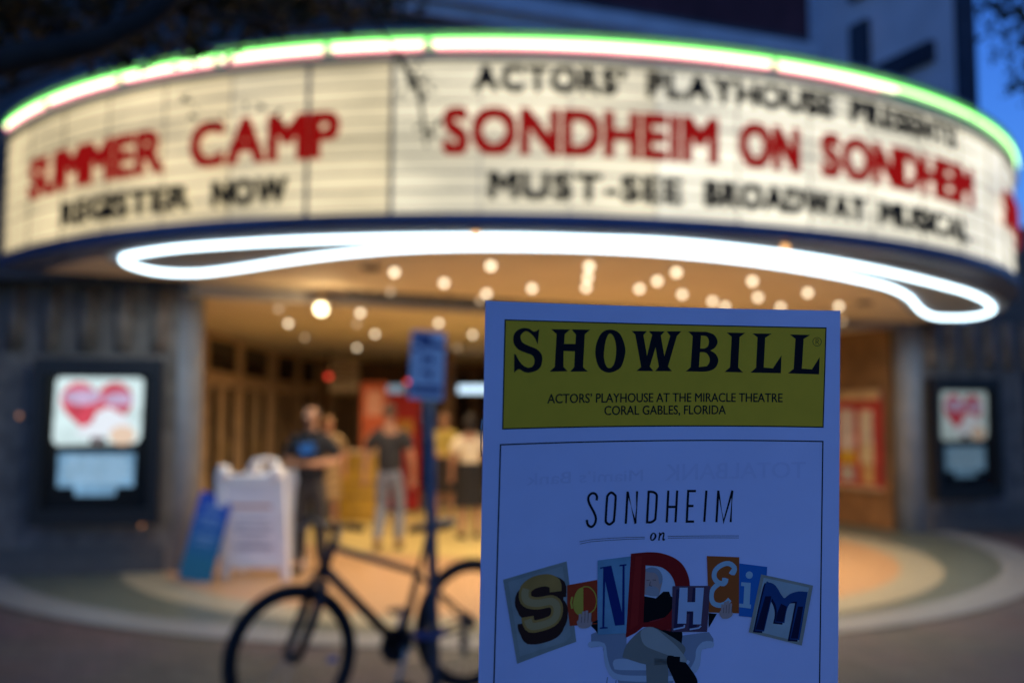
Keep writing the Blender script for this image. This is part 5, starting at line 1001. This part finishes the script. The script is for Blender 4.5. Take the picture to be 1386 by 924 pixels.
b.tube(rel([(-4.2, 3.4, 2.4), (-4.6, 3.3, 3.8), (-5.0, 3.0, 5.5)]), [.11, .08, .03], 10)
for (p0, p1, p2) in (((-1.0, 4.3, 3.7), (-.8, 4.9, 3.75), (-.62, 5.2, 3.55)), ((-1.25, 4.15, 3.32), (-1.0, 5.0, 3.6), (-.7, 5.6, 3.9)), ((-2.1, 4.0, 2.93), (-2.2, 4.9, 3.4), (-2.0, 5.6, 3.8)), ((-.62, 5.2, 3.55), (-.50, 5.25, 3.35), (-.46, 5.28, 3.05))):
    b.tube(rel([p0, p1, p2]), [.018, .012, .005], 6)
b.build('trunk', bark, tr, True)
cl = [((-2.3, 5.2, 4.26), (1.5, .9, .75), 5200, .085), ((-1.35, 5.4, 4.30), (.9, .8, .5), 2600, .08), ((-3.2, 5.0, 4.0), (.8, .8, .8), 2200, .085), ((-2.4, 4.5, 4.0), (.9, .6, .45), 1700, .075),
      ((-.75, 5.3, 4.1), (.33, .4, .3), 420, .07), ((-1.9, 5.0, 5.0), (1.8, 1.3, .6), 2600, .09), ((-3.6, 3.6, 5.2), (1.6, 1.6, .9), 2600, .1)]
cl = [((c[0] + 4.6, c[1] - 3.2, c[2]), e, n, s) for c, e, n, s in cl]
tw = [((-.52, 5.25, 3.40), (.10, .1, .10), 26, .06), ((-.47, 5.27, 3.16), (.07, .08, .10), 12, .06), ((-1.42, 5.6, 3.35), (.14, .1, .08), 9, .05), ((-1.6, 5.2, 3.22), (.22, .2, .10), 10, .05)]
cl += [((c[0] + 4.6, c[1] - 3.2, c[2]), e, n, s) for c, e, n, s in tw]
leaves('crown', cl, leafm, tr, 3)
t2 = thing('park_tree', 'sparse leafy tree against the blue sky beyond the pylon', 'tree', (6.9, 9.0, 0))
b = MB()
b.tube([(0, 0, -.05), (.05, 0, 1.5), (.0, .1, 3.0), (-.2, .1, 4.2)], [.17, .14, .12, .08], 10)
for q in ([(-.2, .1, 4.2), (-1.1, .3, 4.9), (-1.95, .4, 5.5), (-2.3, .4, 5.6)], [(-.2, .1, 4.2), (.1, .4, 5.4), (-.5, .5, 6.6)], [(0, .1, 3.0), (.9, -.2, 4.2), (1.3, -.3, 5.4)], [(-1.1, .3, 4.9), (-1.7, .2, 4.85), (-2.1, .2, 4.7)]): b.tube(q, [.06, .04, .02, .01][:len(q)], 8)
b.build('trunk', bark, t2, True)
leaves('crown', [((-1.75, .4, 5.35), (.55, .4, .5), 330, .12), ((-1.9, .2, 4.75), (.35, .3, .22), 90, .11), ((-1.2, .3, 5.9), (.9, .6, .7), 700, .12), ((.2, .2, 5.6), (1.4, 1.2, 1.2), 2200, .13), ((-2.25, .3, 5.65), (.25, .2, .3), 70, .1)], leafm, t2, 9)

# ------------------------------------------------------------------ the programme booklet in front of the lens
PWD, PHT = .1365, .2159
O0, O1, D0, RR = -.009341, .014271, .3785, rad(1.0)
CM = cam.matrix_basis.copy() if False else Matrix.Translation((0, 0, 1.6)) @ Matrix.Rotation(pi / 2 + PITCH, 4, 'X')
def page(u, v, h=0.0):
    s = 2 * u / PWD - 1; d = D0 - .0345 * v - (.011 * s * s - .018 * s) - h
    return CM @ Vector((O0 + u * cos(RR) - v * sin(RR), O1 - u * sin(RR) - v * cos(RR), -d))
base = page(PWD / 2, PHT, -.002)
bk2 = thing('programme_booklet', 'theatre programme booklet with yellow title band held upright before the marquee', 'booklet', tuple(base))
def pbuild(mb, name, m, parent=bk2):
    mb.v = [tuple(Vector(v) - base) for v in mb.v]; return mb.build(name, m, parent)
paper = mat('matt white paper', (.82, .77, .97), .42, var=.035, scale=22, bump=.10)
def sheet(h0, h1, u0=0, u1=PWD, v0=0, v1=PHT, n=28):
    b = MB(); vs = []; fs = []
    mrow = 14
    for h in (h1, h0):
        for j in range(mrow + 1):
            for i in range(n + 1): vs.append(page(u0 + (u1 - u0) * i / n, v0 + (v1 - v0) * j / mrow, h))
    N = (n + 1) * (mrow + 1); ix = lambda s, i, j: s * N + j * (n + 1) + i
    for j in range(mrow):
        for i in range(n):
            fs.append((ix(0, i, j), ix(0, i + 1, j), ix(0, i + 1, j + 1), ix(0, i, j + 1))); fs.append((ix(1, i, j), ix(1, i, j + 1), ix(1, i + 1, j + 1), ix(1, i + 1, j)))
    for i in range(n): fs += [(ix(0, i, 0), ix(1, i, 0), ix(1, i + 1, 0), ix(0, i + 1, 0)), (ix(0, i, mrow), ix(0, i + 1, mrow), ix(1, i + 1, mrow), ix(1, i, mrow))]
    for j in range(mrow): fs += [(ix(0, 0, j), ix(0, 0, j + 1), ix(1, 0, j + 1), ix(1, 0, j)), (ix(0, n, j), ix(1, n, j), ix(1, n, j + 1), ix(0, n, j + 1))]
    b.add(vs, fs); return b
cov = pbuild(sheet(-.00015, 0), 'cover', paper)
for k in range(5): pbuild(sheet(-.0006 - .00045 * k, -.0003 - .00045 * k, .0004, PWD - .0004 * (k % 3 + 1), .0003 * ((k * 2) % 3 + 1), PHT - .0005), 'inner_page', paper)
for v in (.036, .048, .168, .18):
    pass
for v in (.0415, .170):
    b = MB(); b.tube([page(-.0003, v, -.0005), page(-.0006, v + .003, 0), page(-.0006, v + .010, 0), page(-.0003, v + .013, -.0005)], .0003, 5); pbuild(b, 'staple', alu)
INK = {'ink': (.010, .010, .014), 'navy': (.008, .008, .012), 'yellow': (.95, .52, .03), 'ghost': (.765, .717, .905), 'paper2': (.70, .72, .76), 'chair': (.64, .64, .66), 'chairshade': (.36, .36, .40),
 'trouser': (.30, .26, .20), 'trouserlit': (.52, .46, .37), 'black': (.006, .006, .007), 'skin': (.62, .38, .30), 'skindark': (.16, .07, .05), 'greyhair': (.40, .38, .38), 'beard': (.46, .40, .38), 'shirt': (.42, .03, .03),
 'dred': (.36, .014, .012), 'dredlit': (.46, .022, .016), 'cardgrey': (.38, .36, .29), 'cardlit': (.43, .41, .34), 'brown': (.060, .022, .014), 'gold': (.58, .27, .06), 'goldlit': (.62, .36, .13), 'ored': (.60, .055, .015),
 'oyellow': (.70, .45, .05), 'lblue': (.24, .42, .50), 'dblue': (.012, .03, .17), 'plum': (.15, .07, .10), 'hshade': (.05, .03, .07), 'hwhite': (.60, .63, .72), 'orange': (.55, .11, .02), 'pale': (.50, .62, .62), 'iblue': (.03, .18, .48),
 'mborder': (.42, .36, .26), 'minner': (.50, .52, .47), 'mdark': (.010, .012, .045), 'mblue': (.02, .07, .20)}
def clip_cols(v2, f2, step=5.0):
    """cut a flat shape into narrow vertical slices so that it can follow the bowed page"""
    bm = bmesh.new(); vv = [bm.verts.new((x, y, 0)) for x, y in v2]
    for f in f2:
        try: bm.faces.new([vv[i] for i in f])
        except ValueError: pass
    x0 = min(x for x, y in v2); x1 = max(x for x, y in v2); y0 = min(y for x, y in v2); y1 = max(y for x, y in v2)
    for ax, a, z in ((0, x0, x1), (1, y0, y1)):
        st = step if ax == 0 else 20
        c = math.ceil(a / st) * st
        while c < z:
            co = (c, 0, 0) if ax == 0 else (0, c, 0); no = (1, 0, 0) if ax == 0 else (0, 1, 0)
            bmesh.ops.bisect_plane(bm, geom=bm.verts[:] + bm.edges[:] + bm.faces[:], plane_co=co, plane_no=no, dist=1e-5); c += st
    bm.verts.index_update(); v = [(p.co.x, p.co.y) for p in bm.verts]; f = [[q.index for q in x.verts] for x in bm.faces]; bm.free()
    return v, f
def stroke_poly(pts, wd, closed):
    P = [Vector(p) for p in pts]; N = len(P); L = []; Rr = []
    for i in range(N):
        a = P[i - 1] if (i > 0 or closed) else None; c = P[(i + 1) % N] if (i < N - 1 or closed) else None
        d1 = (P[i] - a).normalized() if a is not None else (c - P[i]).normalized(); d2 = (c - P[i]).normalized() if c is not None else d1
        n1 = Vector((-d1.y, d1.x)); n2 = Vector((-d2.y, d2.x)); mnn = (n1 + n2)
        if mnn.length < .35: mnn = n1 * 1.0
        mnn.normalize(); q = min(2.2, 1 / max(.3, mnn.dot(n1)))
        L.append(P[i] + mnn * wd / 2 * q); Rr.append(P[i] - mnn * wd / 2 * q)
    v = [tuple(p) for p in L + Rr]; f = [(i, (i + 1) % N, N + (i + 1) % N, N + i) for i in range(N if closed else N - 1)]
    return v, f
prints = {}
def put(colr, lay, v2, f2):
    v2, f2 = clip_cols(v2, f2); hh = (.00005 + lay * .00005)
    prints.setdefault((colr, int(lay), sum(x for x, y in v2) / len(v2) > 70 if lay >= 8 and colr in ('skin', 'skindark') else 0), MB()).add([page(x / 1000, y / 1000, hh) for x, y in v2], f2)
for a in ART:
    if a[0] == 'P': put(a[1], a[2], *fill2d(a[3]))
    elif a[0] == 'S': put(a[1], a[2], *stroke_poly(a[4], a[3], a[5]))
    else:
        _, c_, lay, txt, p0, p1, hgt, flip = a
        v, f, wd = text_geo(txt, 0.0); L = math.hypot(p1[0] - p0[0], p1[1] - p0[1]); ux = ((p1[0] - p0[0]) / L, (p1[1] - p0[1]) / L)
        for q_, (dx, dy) in enumerate(((0, 0), (.07, .0), (-.07, .0), (0, .05))): put(c_, lay + .12 * q_, [(p0[0] + dx * hgt / 3.4 + ux[0] * x / wd * L, p0[1] + dy + ux[1] * x / wd * L - y * hgt) for x, y in v], f)
NAMES = {'yellow': 'title_band', 'navy': 'title_lettering', 'ghost': 'show_through_print', 'ink': 'fine_print', 'chair': 'armchair_print', 'skin': 'face_print'}
for (c_, lay, _s), mb in prints.items():
    pbuild(mb, 'hand_print' if c_ in ('skin', 'skindark') and lay >= 8 else NAMES.get(c_, 'picture_print'), mat('print ' + c_, INK[c_], .6, spec=.12, var=.12 if c_ in ('cardgrey', 'cardlit', 'gold', 'mborder', 'minner', 'lblue') else .03, scale=120), cov)

# ------------------------------------------------------------------ the hand that holds the booklet, just below the picture
hold = thing('person', 'hand in dark sleeve gripping the bottom of the theatre programme booklet', 'person', tuple(page(.1, .25, -.02)))
hb0 = page(.1, .25, -.02)
P = []; E = []; Rd = []
def hn(p, r, par=None):
    P.append(Vector(p) - hb0); Rd.append(r)
    if par is not None: E.append((par, len(P) - 1))
    return len(P) - 1
el = Vector((.30, -.02, 1.06)); wrp = page(.105, .275, -.012)
wn_ = hn(wrp, (.027, .02)); hn(wrp.lerp(el, .4), (.036, .034), wn_); e1 = len(P) - 1; hn(el, (.044, .044), e1)
pl = hn(page(.092, .235, -.020), (.040, .016), wn_)
for u, v, tip in ((.060, .214, .172), (.078, .208, .160), (.097, .209, .162), (.114, .216, .174)):
    a = hn(page(u, v, -.022), .0105, pl); b_ = hn(page(u - .004, (v + tip) / 2, -.020), .0095, a); hn(page(u - .006, tip, -.012), .0085, b_)
a = hn(page(.066, .240, .002), .0135, pl); b_ = hn(page(.052, .212, .013), .0115, a); hn(page(.050, .184, .010), .0095, b_)
skin_mesh('hand', P, E, Rd, mat('skin hand', (.45, .25, .16), .5, var=.08), hold)
b = MB(); b.tube([wrp.lerp(el, .16) - hb0, wrp.lerp(el, .55) - hb0, el - hb0, el + Vector((.10, -.22, .12)) - hb0], [.040, .050, .060, .066], 16); b.build('sleeve', mat('dark sleeve cloth', (.03, .03, .04), .9, var=.2, scale=20), hold, True)
